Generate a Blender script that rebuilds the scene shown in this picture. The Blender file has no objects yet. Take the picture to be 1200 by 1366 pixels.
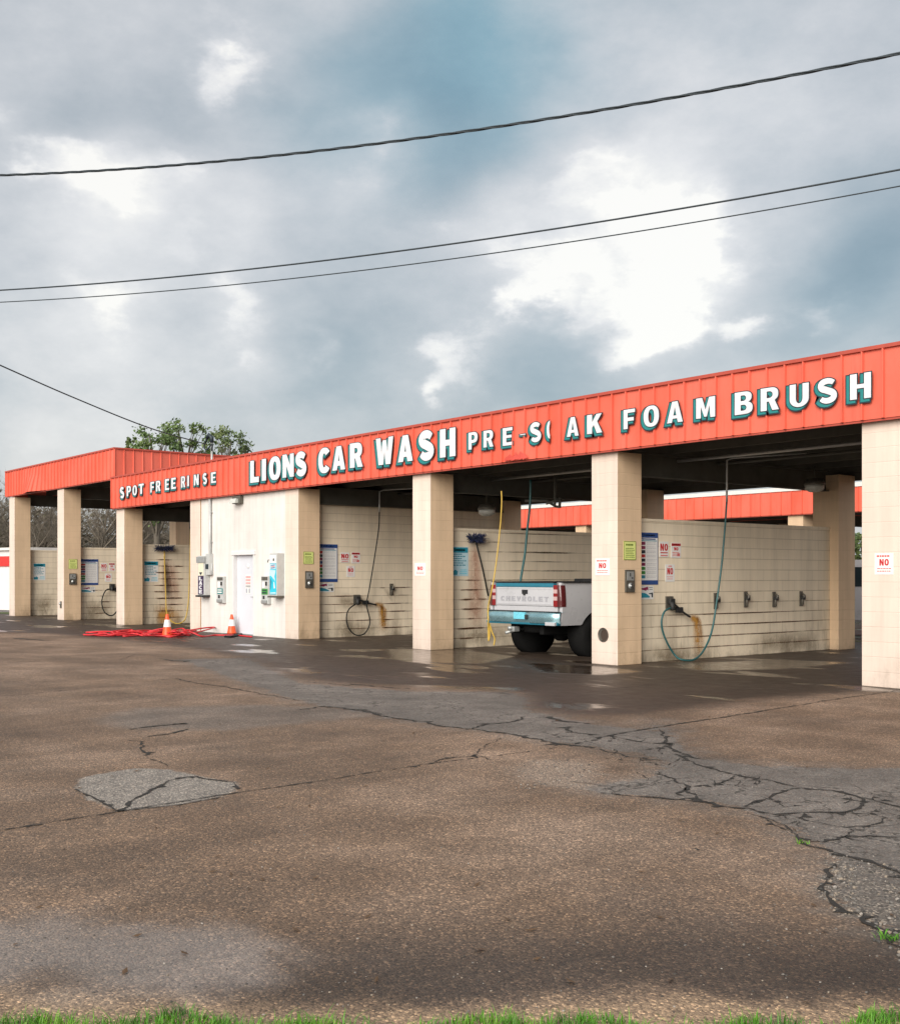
import bpy, bmesh, math, random
import numpy as np
from mathutils import Vector, Matrix
from mathutils.geometry import tessellate_polygon
random.seed(7)
rng = np.random.default_rng(7)
SC = bpy.context.scene
COL = SC.collection
R = math.radians
TAU = math.tau

# ------------------------------------------------------------------ survey of the place (metres; X along the front, Y into the bays)
F_PX, HZ, MX = 1524.0, 769.0, 600.0
CAM = Vector((8.673, -14.207, 1.5))
FWD = Vector((-.7795, .6264, 0)); RGT = Vector((.6264, .7795, 0)); UP = Vector((0, 0, 1))
def ray(px, py): return FWD + RGT*((px-MX)/F_PX) + UP*((HZ-py)/F_PX)
def onY(px, py, Y=0.0):
    r = ray(px, py); return CAM + r*((Y-CAM.y)/r.y)
def onX(px, py, X):
    r = ray(px, py); return CAM + r*((X-CAM.x)/r.x)
def onG(px, py, z=0.0):
    r = ray(px, py); return CAM + r*((z-CAM.z)/r.z)
def atZ(px, py, d): return CAM + ray(px, py)*d

# ------------------------------------------------------------------ node helpers
def newmat(name):
    m = bpy.data.materials.new(name); m.use_nodes = True
    nt = m.node_tree; b = nt.nodes['Principled BSDF']
    return m, nt, b
class NT:
    def __init__(s, nt): s.nt = nt
    def n(s, t, **k):
        x = s.nt.nodes.new(t)
        for a, v in k.items(): setattr(x, a, v)
        return x
    def put(s, sock, v):
        if hasattr(v, 'is_output') or isinstance(v, bpy.types.NodeSocket): s.nt.links.new(v, sock)
        else:
            if isinstance(v, (tuple, list)) and len(v) == 3 and sock.type == 'RGBA': v = (*v, 1)
            sock.default_value = v
    def math(s, op, a, b=None, c=None, clamp=False):
        x = s.n('ShaderNodeMath', operation=op); x.use_clamp = clamp
        s.put(x.inputs[0], a)
        if b is not None: s.put(x.inputs[1], b)
        if c is not None: s.put(x.inputs[2], c)
        return x.outputs[0]
    def vmath(s, op, a, b=None, out=0):
        x = s.n('ShaderNodeVectorMath', operation=op); s.put(x.inputs[0], a)
        if b is not None: s.put(x.inputs[1], b)
        return x.outputs[out]
    def obj(s): return s.n('ShaderNodeTexCoord').outputs['Object']
    def noise(s, vec, scale, detail=4, rough=.55, col=False, dist=0):
        x = s.n('ShaderNodeTexNoise'); s.put(x.inputs['Vector'], vec); x.inputs['Scale'].default_value = scale
        x.inputs['Detail'].default_value = detail; x.inputs['Roughness'].default_value = rough; x.inputs['Distortion'].default_value = dist
        return x.outputs[1 if col else 0]
    def scale(s, vec, v):
        x = s.n('ShaderNodeMapping'); s.put(x.inputs['Vector'], vec); x.inputs['Scale'].default_value = v; return x.outputs[0]
    def step(s, v, a, b):
        x = s.n('ShaderNodeMapRange', interpolation_type='SMOOTHSTEP'); s.put(x.inputs[0], v)
        x.inputs[1].default_value = a; x.inputs[2].default_value = b; return x.outputs[0]
    def lin(s, v, a, b, c=0., d=1.):
        x = s.n('ShaderNodeMapRange'); s.put(x.inputs[0], v)
        for i, q in zip((1, 2, 3, 4), (a, b, c, d)): x.inputs[i].default_value = q
        return x.outputs[0]
    def mix(s, f, a, b, blend='MIX'):
        x = s.n('ShaderNodeMix', data_type='RGBA', blend_type=blend); s.put(x.inputs[0], f)
        s.put(x.inputs[6], a); s.put(x.inputs[7], b); return x.outputs[2]
    def mul(s, col, val):
        x = s.n('ShaderNodeVectorMath', operation='SCALE'); s.put(x.inputs[0], col); s.put(x.inputs[3], val); return x.outputs[0]
    def ramp(s, v, stops):
        x = s.n('ShaderNodeValToRGB'); s.put(x.inputs[0], v); e = x.color_ramp.elements
        while len(e) < len(stops): e.new(.5)
        for el, (p, c) in zip(e, stops): el.position = p; el.color = (*c, 1)
        return x.outputs[0]
    def attr(s, name): return s.n('ShaderNodeAttribute', attribute_name=name).outputs['Fac']
    def bump(s, h, strength, dist):
        x = s.n('ShaderNodeBump'); s.put(x.inputs['Height'], h); x.inputs['Strength'].default_value = strength; x.inputs['Distance'].default_value = dist
        return x.outputs[0]

def plain(name, col, rough=.6, metal=0., var=.12, nscale=8., bump=0., coat=0., spec=.5):
    """a plain paint, metal or rubber with slight uneven wear"""
    m, nt, b = newmat(name); t = NT(nt); o = t.obj()
    f = t.noise(o, nscale, 5, .6)
    t.put(b.inputs['Base Color'], t.mul(t.mix(1.0, col, col), t.lin(f, .2, .8, 1-var, 1+var)))
    t.put(b.inputs['Roughness'], t.lin(t.noise(o, nscale*2.3, 3), .25, .75, max(0, rough-.1), min(1, rough+.12)))
    b.inputs['Metallic'].default_value = metal; b.inputs['Specular IOR Level'].default_value = spec
    b.inputs['Coat Weight'].default_value = coat
    if bump: t.put(b.inputs['Normal'], t.bump(t.noise(o, nscale*6, 3), bump, .01))
    return m

def block(name, base, line=.35, grime=.5, tint=(.16, .10, .045), joint_bump=.5, vj=.04):
    """painted concrete blockwork: courses, worn joints low down, splash dirt near the floor"""
    m, nt, b = newmat(name); t = NT(nt); o = t.obj()
    sp = t.n('ShaderNodeSeparateXYZ'); t.put(sp.inputs[0], o)
    cb = t.n('ShaderNodeCombineXYZ'); t.put(cb.inputs[0], t.math('ADD', sp.outputs[0], sp.outputs[1])); t.put(cb.inputs[1], sp.outputs[2])
    br = t.n('ShaderNodeTexBrick'); t.put(br.inputs['Vector'], cb.outputs[0])
    br.inputs['Scale'].default_value = 1; br.inputs['Brick Width'].default_value = .406; br.inputs['Row Height'].default_value = .203
    br.inputs['Mortar Size'].default_value = .009; br.inputs['Mortar Smooth'].default_value = .35
    br.inputs['Color1'].default_value = (.92, .92, .92, 1); br.inputs['Color2'].default_value = (1, 1, 1, 1); br.inputs['Mortar'].default_value = (.95, .95, .95, 1)
    fz = t.math('FRACT', t.math('MULTIPLY', sp.outputs[2], 1/.203)); fz = t.math('ABSOLUTE', t.math('SUBTRACT', fz, .5))
    course = t.step(fz, .455, .495)
    fac = t.math('MAXIMUM', course, t.math('MULTIPLY', br.outputs['Fac'], vj))
    big = t.noise(o, .55, 5, .6); mid = t.noise(t.scale(o, (1, 1, .35)), 2.2, 6, .65); fin = t.noise(o, 22, 4, .7)
    low = t.lin(sp.outputs[2], 1.7, .05)                       # 0 above 1.7 m, 1 at the floor
    vlow = t.lin(sp.outputs[2], .75, .0)
    col = t.mix(.45, base, t.mix(1., base, br.outputs['Color'], 'MULTIPLY'))
    col = t.mul(col, t.lin(big, .25, .75, .9, 1.08))
    col = t.mul(col, t.lin(mid, .2, .8, .93, 1.06))
    run = t.noise(t.scale(o, (5.5, 5.5, .3)), 1.0, 5, .65); col = t.mul(col, t.lin(run, .35, .72, 1.03, .88))
    # joints: thin everywhere, dirtier low down in patches
    jm = t.math('MULTIPLY', fac, t.math('MULTIPLY_ADD', t.math('MULTIPLY', low, t.step(mid, .38, .6)), 1.6*line, line*.5), clamp=True)
    col = t.mix(jm, col, tint)
    g = t.math('MULTIPLY', t.step(mid, .42, .72), t.math('MULTIPLY', low, grime), clamp=True)
    col = t.mix(g, col, t.mix(.5, tuple(c*.55 for c in base), tint))
    g2 = t.math('MULTIPLY', t.step(t.math('ADD', t.math('MULTIPLY_ADD', mid, .7, -.1), t.math('ADD', t.math('MULTIPLY', fin, .25), t.math('MULTIPLY', vlow, .3))), .5, .85), t.math('MULTIPLY', vlow, grime), clamp=True)
    col = t.mix(g2, col, (.07, .05, .028))
    t.put(b.inputs['Base Color'], col); b.inputs['Roughness'].default_value = .62; b.inputs['Specular IOR Level'].default_value = .35
    h = t.math('SUBTRACT', t.math('MULTIPLY', fin, .25), t.math('MULTIPLY', fac, joint_bump))
    t.put(b.inputs['Normal'], t.bump(h, .55, .012))
    return m

M = {}
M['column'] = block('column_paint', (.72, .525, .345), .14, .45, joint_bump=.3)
M['column_front_lit'] = block('column_paint_lit', (.75, .62, .53), .09, .32, joint_bump=.3)  # lit copy of the column paint: light on street faces put into the colour
M['wall'] = block('wall_paint', (.86, .745, .575), .75, .6, vj=.28)
M['office'] = block('office_paint', (.73, .70, .665), .03, .08, joint_bump=.12)
M['office_plain'] = plain('white_paint', (.70, .69, .685), .5, var=.05, nscale=3)

def red_metal(name, base=(.69, .112, .062)):
    m, nt, b = newmat(name); t = NT(nt); o = t.obj()
    n1 = t.noise(t.scale(o, (1, 1, .4)), 1.3, 5, .6); n2 = t.noise(o, .4, 3)
    col = t.mix(t.lin(n1, .3, .75), base, tuple(min(1, c*1.13+.045) for c in base))
    col = t.mul(col, t.lin(n2, .3, .7, .86, 1.06))
    streak = t.noise(t.scale(o, (9, 9, .5)), 1.0, 4, .6)
    col = t.mix(t.math('MULTIPLY', t.step(streak, .52, .75), .38), col, tuple(c*.6 for c in base))
    t.put(b.inputs['Base Color'], col); b.inputs['Roughness'].default_value = .48
    t.put(b.inputs['Normal'], t.bump(t.noise(t.scale(o, (1, 1, .25)), 1.6, 2), .25, .05))
    return m
M['red'] = red_metal('red_sheet_metal'); M['red_scuff'] = red_metal('scuffed_red', (.56, .05, .028))
M['seam_shade'] = plain('seam_shade_red', (.22, .03, .02), .7); M['red_trim'] = plain('dark_red_trim', (.42, .07, .045), .5)
M['pale_trim'] = plain('pale_roof_trim', (.72, .70, .66), .5)
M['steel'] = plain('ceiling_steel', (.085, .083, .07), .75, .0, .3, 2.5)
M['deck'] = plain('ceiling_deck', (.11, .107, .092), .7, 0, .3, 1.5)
M['roof'] = plain('roof_sheet', (.4, .4, .38), .5)
M['white'] = plain('white_letter', (.70, .70, .73), .45, var=.16, nscale=5)
M['sign_white'] = plain('sign_white', (.78, .77, .75), .4, var=.05)
M['teal'] = plain('teal_shadow', (.015, .20, .20), .45)
M['ink'] = plain('dark_ink', (.018, .03, .04), .5)
M['black'] = plain('black_rubber', (.018, .018, .018), .6)
M['black_shiny'] = plain('black_plastic', (.015, .016, .018), .3)
M['sign_red'] = plain('sign_red', (.52, .025, .03), .45)
M['sign_pink'] = plain('sign_pale_red', (.66, .16, .15), .45)
M['sign_blue'] = plain('sign_blue', (.025, .07, .24), .4)
M['sign_teal'] = plain('sign_teal', (.02, .26, .36), .4)
M['sign_cyan'] = plain('sign_cyan', (.03, .52, .68), .35)
M['sign_paleblue'] = plain('sign_pale_blue', (.5, .68, .75), .4)
M['sign_magenta'] = plain('sign_magenta', (.25, .015, .08), .4)
M['sign_green'] = plain('sign_green', (.05, .27, .05), .4)
M['sign_grey'] = plain('sign_grey_text', (.36, .37, .42), .5)
M['lime'] = plain('lime_sign', (.70, .76, .26), .4)
M['lime_ink'] = plain('lime_sign_ink', (.12, .18, .02), .5)
M['galv'] = plain('galvanised', (.42, .43, .42), .42, .5, .18, 9)
M['grey_box'] = plain('grey_enamel', (.50, .51, .50), .4, .1)
M['coin'] = plain('coin_box_steel', (.13, .12, .10), .4, .4, .3, 14)
M['door'] = plain('door_paint', (.62, .64, .69), .45, var=.05, nscale=2)
M['orange'] = plain('cone_orange', (.85, .09, .015), .45)
M['hose_red'] = plain('red_hose', (.60, .022, .03), .4)
M['hose_yellow'] = plain('yellow_hose', (.52, .34, .05), .45)
M['hose_teal'] = plain('teal_hose', (.018, .095, .10), .4)
M['hose_black'] = plain('black_hose', (.012, .014, .014), .6, spec=.2)
M['bristle'] = plain('brush_bristle', (.02, .03, .09), .9, var=.5, nscale=40)
M['purple'] = plain('vacuum_purple', (.04, .02, .06), .4)
M['cream'] = plain('cream_panel', (.72, .67, .52), .4)
M['wire'] = plain('power_cable', (.018, .028, .035), .6)
M['hole_shade'] = plain('hole_shade_disc', (.05, .035, .025), .9)
M['crack'] = plain('crack_dirt', (.022, .019, .015), .95)
def glass(name, col=(.02, .03, .035)):
    m, nt, b = newmat(name); t = NT(nt)
    b.inputs['Base Color'].default_value = (*col, 1); b.inputs['Roughness'].default_value = .06; b.inputs['Coat Weight'].default_value = .5
    return m
M['glass'] = glass('tinted_glass')
M['lamp_glass'] = plain('lamp_glass', (.55, .56, .52), .25)
M['tail_red'] = plain('tail_lamp_red', (.22, .010, .012), .15, coat=.6, var=.2, nscale=30)
M['tail_dark'] = plain('tail_lamp_side', (.075, .008, .010), .15, coat=.6); M['tail_white'] = plain('tail_lamp_white', (.50, .34, .33), .15, coat=.6)

def stain_mat(name, col, dens=.8, sc=6., hstretch=.25):
    m, nt, b = newmat(name); t = NT(nt); o = t.obj()
    at = t.attr('edge')
    n = t.noise(t.scale(o, (1, 1, hstretch)), sc, 5, .65)
    n2 = t.noise(o, sc*4.5, 4, .65)
    a = t.math('MULTIPLY', t.math('POWER', at, 1.3), t.step(t.math('MULTIPLY_ADD', n, .7, t.math('MULTIPLY', n2, .3)), .24, .58)); a = t.math('MULTIPLY', a, dens*1.25, clamp=True)
    t.put(b.inputs['Base Color'], col); b.inputs['Roughness'].default_value = .7
    t.put(b.inputs['Alpha'], a)
    return m
M['rust'] = stain_mat('rust_run', (.52, .25, .03), .75, 9, .3)
M['rust_red'] = stain_mat('red_rust_run', (.42, .16, .10), .45, 9, .5)
M['rust_dark'] = stain_mat('dark_rust_run', (.17, .08, .04), .55, 11, 1.5)
M['soot'] = stain_mat('dirt_run', (.20, .15, .09), .4, 9, .8)

# ------------------------------------------------------------------ mesh builder
class MB:
    def __init__(s): s.v = []; s.f = []; s.mi = []; s.mats = []; s.sm = []; s.T = Matrix()
    def m(s, mat):
        mat = M[mat] if isinstance(mat, str) else mat
        if mat not in s.mats: s.mats.append(mat)
        return s.mats.index(mat)
    def add(s, vs, fs, mat, smooth=False):
        k = len(s.v); i = s.m(mat)
        s.v += [tuple(s.T @ Vector(p)) for p in vs]
        for f in fs: s.f.append([k+a for a in f]); s.mi.append(i); s.sm.append(smooth)
        return s
    def box(s, x0, x1, y0, y1, z0, z1, mat, c=0.0):
        if x1 < x0: x0, x1 = x1, x0
        if y1 < y0: y0, y1 = y1, y0
        if z1 < z0: z0, z1 = z1, z0
        if c <= 0:
            v = [(x, y, z) for x in (x0, x1) for y in (y0, y1) for z in (z0, z1)]
            return s.add(v, [(0, 1, 3, 2), (4, 6, 7, 5), (0, 4, 5, 1), (2, 3, 7, 6), (0, 2, 6, 4), (1, 5, 7, 3)], mat)
        bm = bmesh.new(); bmesh.ops.create_cube(bm, size=1)
        for q in bm.verts: q.co = Vector(((x0+x1)/2+q.co.x*(x1-x0), (y0+y1)/2+q.co.y*(y1-y0), (z0+z1)/2+q.co.z*(z1-z0)))
        bmesh.ops.bevel(bm, geom=bm.edges[:], offset=min(c, .45*min(x1-x0, y1-y0, z1-z0)), segments=2, profile=.6, affect='EDGES')
        s.bm(bm, mat); return s
    def bm(s, bm, mat, smooth=False):
        bm.verts.index_update()
        s.add([q.co[:] for q in bm.verts], [[q.index for q in f.verts] for f in bm.faces], mat, smooth); bm.free()
    def tube(s, pts, r, mat, n=8, cap=True):
        pts = [Vector(p) for p in pts]; N = len(pts)
        rs = r if isinstance(r, (list, tuple)) else [r]*N
        vs = []; up = None
        for i, p in enumerate(pts):
            d = (pts[min(i+1, N-1)]-pts[max(i-1, 0)])
            if d.length < 1e-9: d = Vector((0, 0, 1))
            d.normalize()
            if up is None:
                a = Vector((0, 0, 1)) if abs(d.z) < .9 else Vector((1, 0, 0)); up = d.cross(a).normalized()
            else: up = (up-d*up.dot(d)); up = up.normalized() if up.length > 1e-6 else d.orthogonal().normalized()
            w = d.cross(up)
            for k in range(n):
                a = TAU*k/n; vs.append(p+(up*math.cos(a)+w*math.sin(a))*rs[i])
        fs = [(i*n+k, i*n+(k+1) % n, (i+1)*n+(k+1) % n, (i+1)*n+k) for i in range(N-1) for k in range(n)]
        if cap: fs += [tuple(range(n-1, -1, -1)), tuple(range((N-1)*n, N*n))]
        return s.add(vs, fs, mat, True)
    def lathe(s, prof, c, mat, n=24, axis='z', cap=True):
        vs = []
        for r, h in prof:
            for k in range(n):
                a = TAU*k/n; x, y = r*math.cos(a), r*math.sin(a)
                p = (x, y, h) if axis == 'z' else ((x, h, y) if axis == 'y' else (h, x, y))
                vs.append((c[0]+p[0], c[1]+p[1], c[2]+p[2]))
        N = len(prof)
        fs = [(i*n+k, i*n+(k+1) % n, (i+1)*n+(k+1) % n, (i+1)*n+k) for i in range(N-1) for k in range(n)]
        if cap and prof[0][0] > 1e-4: fs.append(tuple(range(n-1, -1, -1)))
        if cap and prof[-1][0] > 1e-4: fs.append(tuple(range((N-1)*n, N*n)))
        return s.add(vs, fs, mat, True)
    def prism(s, loops, fn, d0, d1, mat):
        """fill LOOPS (outer first, holes after) in a plane and give it thickness; fn(u,v,d) maps to space"""
        flat = [p for l in loops for p in l]
        tris = tessellate_polygon([[Vector((a, b, 0)) for a, b in l] for l in loops])
        n = len(flat); vs = [fn(a, b, d1) for a, b in flat]+[fn(a, b, d0) for a, b in flat]
        fs = [tuple(t) for t in tris]+[tuple(n+i for i in reversed(t)) for t in tris]
        k = 0
        for l in loops:
            for i in range(len(l)):
                a, b_ = k+i, k+(i+1) % len(l); fs.append((a, n+a, n+b_, b_))
            k += len(l)
        return s.add(vs, fs, mat)
    def build(s, name, parent=None, fixn=True):
        me = bpy.data.meshes.new(name); me.from_pydata(s.v, [], s.f)
        for m in s.mats: me.materials.append(m)
        me.polygons.foreach_set('material_index', s.mi); me.polygons.foreach_set('use_smooth', s.sm)
        if fixn:
            bm = bmesh.new(); bm.from_mesh(me); bmesh.ops.recalc_face_normals(bm, faces=bm.faces[:]); bm.to_mesh(me); bm.free()
        me.update()
        o = bpy.data.objects.new(name, me); COL.objects.link(o)
        if parent is not None:
            o.parent = parent
        return o

def tag(o, label, cat, group=None, kind=None):
    if label: o['label'] = label
    if cat: o['category'] = cat
    if group: o['group'] = group
    if kind: o['kind'] = kind
    return o
def thing(name, label, cat, loc=(0, 0, 0), rz=0, group=None):
    o = bpy.data.objects.new(name, None); o.empty_display_size = .2; COL.objects.link(o)
    o.location = loc; o.rotation_euler = (0, 0, rz); tag(o, label, cat, group); return o
def struct(o): o['kind'] = 'structure'; return o
def copy_tree(o, parent=None):
    c = o.copy(); COL.objects.link(c)
    if parent is not None: c.parent = parent
    for ch in list(o.children): copy_tree(ch, c)
    return c

# ------------------------------------------------------------------ block lettering (unit box, outer loop first)
def arc(cx, cy, rx, ry, a0, a1, n=10, p=1.0):
    out = []
    for i in range(n+1):
        a = R(a0+(a1-a0)*i/n); c, s_ = math.cos(a), math.sin(a)
        out.append((cx+rx*math.copysign(abs(c)**p, c), cy+ry*math.copysign(abs(s_)**p, s_)))
    return out
def stroke(pts, ws):
    L = []; Rr = []
    for i, p in enumerate(pts):
        a = Vector(pts[max(i-1, 0)]); b = Vector(pts[min(i+1, len(pts)-1)]); d = (b-a).normalized(); n = Vector((-d.y, d.x))
        L.append(tuple(Vector(p)+n*ws[i])); Rr.append(tuple(Vector(p)-n*ws[i]))
    return L+Rr[::-1]
def glyph(c):
    if c == 'I': return [[(0, 0), (1, 0), (1, 1), (0, 1)]]
    if c == '-': return [[(0, .38), (1, .38), (1, .6), (0, .6)]]
    if c == 'L': return [[(0, 0), (1, 0), (1, .24), (.42, .24), (.42, 1), (0, 1)]]
    if c == 'T': return [[(.31, 0), (.69, 0), (.69, .77), (1, .77), (1, 1), (0, 1), (0, .77), (.31, .77)]]
    if c == 'E': return [[(0, 0), (1, 0), (1, .22), (.4, .22), (.4, .4), (.88, .4), (.88, .6), (.4, .6), (.4, .78), (.97, .78), (.97, 1), (0, 1)]]
    if c == 'F': return [[(0, 0), (.4, 0), (.4, .38), (.9, .38), (.9, .6), (.4, .6), (.4, .78), (1, .78), (1, 1), (0, 1)]]
    if c == 'H': return [[(0, 0), (.36, 0), (.36, .4), (.64, .4), (.64, 0), (1, 0), (1, 1), (.64, 1), (.64, .6), (.36, .6), (.36, 1), (0, 1)]]
    if c == 'N': return [[(0, 0), (.33, 0), (.33, .52), (.66, 0), (1, 0), (1, 1), (.67, 1), (.67, .5), (.35, 1), (0, 1)]]
    if c == 'M': return [[(0, 0), (.28, 0), (.28, .58), (.42, .05), (.58, .05), (.72, .58), (.72, 0), (1, 0), (1, 1), (.66, 1), (.5, .45), (.34, 1), (0, 1)]]
    if c == 'W': return [[(.16, 0), (.42, 0), (.5, .45), (.58, 0), (.84, 0), (1, 1), (.74, 1), (.68, .42), (.6, .9), (.4, .9), (.32, .42), (.26, 1), (0, 1)]]
    if c == 'V': return [[(.34, 0), (.66, 0), (1, 1), (.66, 1), (.5, .38), (.34, 1), (0, 1)]]
    if c == 'K': return [[(0, 0), (.36, 0), (.36, .3), (.44, .4), (.62, 0), (1, 0), (.68, .6), (.98, 1), (.6, 1), (.36, .64), (.36, 1), (0, 1)]]
    if c == 'A': return [[(0, 0), (.34, 0), (.39, .18), (.61, .18), (.66, 0), (1, 0), (.68, 1), (.32, 1)], [(.44, .37), (.5, .68), (.56, .37)]]
    if c == 'O': return [arc(.5, .5, .5, .5, 0, 351, 39, .85), arc(.5, .5, .16, .29, 0, -351, 30, .85)]
    if c == '(':  return [[(.42, 1), (.42, .8)]+arc(.5, .5, .16, .29, 120, 240, 8, .85)+[(.42, .2), (.42, 0)]+arc(.5, .5, .5, .5, 250, 110, 16, .85)]
    if c == 'C': return [arc(.52, .5, .52, .5, 38, 322, 30, .85)+arc(.5, .5, .15, .28, 320, 40, 20, .85)]
    if c == 'U': return [[(0, 1)]+arc(.5, .36, .5, .36, 180, 360, 16)+[(1, 1), (.64, 1)]+arc(.5, .38, .14, .18, 0, -180, 10)+[(.36, 1)]]
    if c == 'P': return [[(0, 0), (.38, 0), (.38, .36)]+arc(.55, .68, .45, .32, -90, 90, 12, .8)+[(0, 1)], [(.38, .57), (.38, .8)]+arc(.5, .685, .14, .115, 90, -90, 6)]
    if c == 'R': return [[(0, 0), (.37, 0), (.37, .37), (.44, .37), (.62, 0), (1.02, 0), (.79, .43)]+arc(.54, .7, .43, .3, -38, 90, 10, .8)+[(0, 1)], [(.37, .57), (.37, .8)]+arc(.49, .685, .14, .115, 90, -90, 6)]
    if c == 'B': return [[(0, 0)]+arc(.55, .28, .45, .28, -90, 62, 10, .8)+[(.84, .54)]+arc(.53, .745, .42, .255, -38, 90, 10, .8)+[(0, 1)],
                         [(.37, .2), (.37, .4)]+arc(.5, .3, .13, .1, 90, -90, 6), [(.37, .61), (.37, .8)]+arc(.49, .705, .12, .095, 90, -90, 6)]
    if c == 'S':
        sp = arc(.5, .72, .335, .175, 22, 250, 14)+arc(.5, .29, .335, .185, 72, -160, 14)[1:]
        n = len(sp); return [stroke(sp, [.125+.035*math.sin(math.pi*i/(n-1)) for i in range(n)])]
    return []
def area2(l): return sum(l[i][0]*l[(i+1) % len(l)][1]-l[(i+1) % len(l)][0]*l[i][1] for i in range(len(l)))
def place_glyph(c, u0, u1, v0, v1):
    ls = [[(u0+(u1-u0)*a, v0+(v1-v0)*b) for a, b in l] for l in glyph(c)]
    return [l if (area2(l) > 0) == (i == 0) else l[::-1] for i, l in enumerate(ls)]
def grow(ls, d):
    out = []
    for l in ls:
        n = len(l); q = []
        for i in range(n):
            p0, p, p1 = Vector(l[i-1]), Vector(l[i]), Vector(l[(i+1) % n])
            a, b = (p-p0), (p1-p)
            if a.length < 1e-6 or b.length < 1e-6: q.append(tuple(p)); continue
            na = Vector((a.y, -a.x)).normalized(); nb = Vector((b.y, -b.x)).normalized(); h = na+nb
            if h.length < .3: h = na
            h.normalize(); k = d/max(.5, h.dot(na)); q.append(tuple(p+h*k))
        out.append(q)
    return out
def text(mb, s, u0, u1, v0, v1, fn, d0, d1, mat, gap=.18):
    """a row of block letters filling u0..u1"""
    wd = {'I': .45, 'M': 1.25, 'W': 1.35, ' ': .5, '-': .6}
    tot = sum(wd.get(c, 1) for c in s)+gap*(len(s)-1); x = u0; k = (u1-u0)/tot
    for c in s:
        w = wd.get(c, 1)*k
        if c != ' ': mb.prism(place_glyph(c, x, x+w, v0, v1), fn, d0, d1, mat)
        x += w+gap*k

# ------------------------------------------------------------------ ground
def gp(pts): return [tuple(onG(x, y)[:2]) for x, y in pts]
def crop(s, ox, oy, pts): return [(ox+x/s, oy+y/s) for x, y in pts]
BAND = gp([(330, 878), (400, 912), (467, 917), (547, 923), (607, 923), (680, 923), (705, 932), (700, 947), (745, 957), (800, 968), (862, 974), (880, 960), (897, 975), (905, 992), (935, 1013), (1000, 1020), (1067, 1023), (1290, 1028),
           (1290, 1300), (1200, 1262), (1167, 1240), (1158, 1224), (1120, 1210), (1095, 1180), (1112, 1152), (1108, 1136), (1083, 1127), (1040, 1100), (993, 1080), (940, 1070), (860, 1063), (775, 1056), (800, 1044), (860, 1040), (890, 1020), (850, 1005), (800, 998), (713, 987), (667, 977), (583, 968), (517, 957), (433, 942), (380, 930), (310, 905), (240, 880)])
PATCH = gp(crop(3, 0, 840, [(305, 610), (330, 595), (430, 570), (560, 555), (700, 560), (790, 590), (940, 610), (955, 640), (880, 670), (720, 700), (480, 730), (450, 725), (300, 645)]))
PATCH2 = gp([(130, 958), (180, 945), (330, 940), (480, 945), (520, 953), (300, 975), (160, 972)])
LIGHTGRAV = gp(crop(3, 400, 860, [(840, 500), (950, 465), (1130, 462), (1190, 500), (1180, 560), (1090, 578), (980, 566), (890, 545)]))
RUBBLE = gp(crop(3, 800, 860, [(935, 835), (1060, 868), (1230, 920), (1300, 1300), (1150, 1200), (1090, 1100), (960, 1060), (890, 970), (935, 930)]))
SHEEN = gp([(-200, 1215), (60, 1218), (180, 1225), (330, 1222), (420, 1262), (400, 1310), (300, 1330), (200, 1335), (-200, 1325)])
WETFRONT = gp([(-300, 838), (60, 845), (240, 862), (330, 880), (400, 905), (470, 915), (620, 920), (690, 925), (705, 945), (790, 958), (900, 950), (1010, 935), (1150, 925), (1500, 905), (1500, 800), (1300, 790), (-300, 790)])
DAMP = gp([(-300, 1285), (100, 1290), (420, 1240), (640, 1235), (900, 1215), (1100, 1235), (1600, 1250), (1600, 1500), (-300, 1500)])
SAND = gp([(-300, 1318), (100, 1322), (330, 1338), (600, 1345), (860, 1325), (1000, 1335), (1600, 1330), (1600, 1500), (-300, 1500)])

POOLS = [gp(q) for q in ([(515, 866), (610, 866), (690, 876), (640, 886), (575, 884), (520, 880)], [(440, 911), (560, 914), (690, 917), (700, 924), (600, 922), (500, 920), (445, 916)], [(735, 956), (790, 964), (780, 968), (730, 962)], [(700, 884), (800, 889), (860, 896), (800, 901), (720, 897)], [(345, 894), (385, 895), (380, 900), (350, 899)], [(900, 885), (1040, 880), (1140, 884), (1040, 893), (930, 895)])]
def sdf(P, poly):
    x, y = P[:, 0], P[:, 1]; d = np.full(len(P), 1e9); ins = np.zeros(len(P), bool); n = len(poly)
    for i in range(n):
        ax, ay = poly[i]; bx, by = poly[(i+1) % n]; ex, ey = bx-ax, by-ay; l2 = ex*ex+ey*ey+1e-12
        t = np.clip(((x-ax)*ex+(y-ay)*ey)/l2, 0, 1); d = np.minimum(d, (x-ax-t*ex)**2+(y-ay-t*ey)**2)
        c = ((ay > y) != (by > y)) & (x < (bx-ax)*(y-ay)/(by-ay+1e-12)+ax); ins ^= c
    d = np.sqrt(d); return np.where(ins, d, -d)

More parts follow.
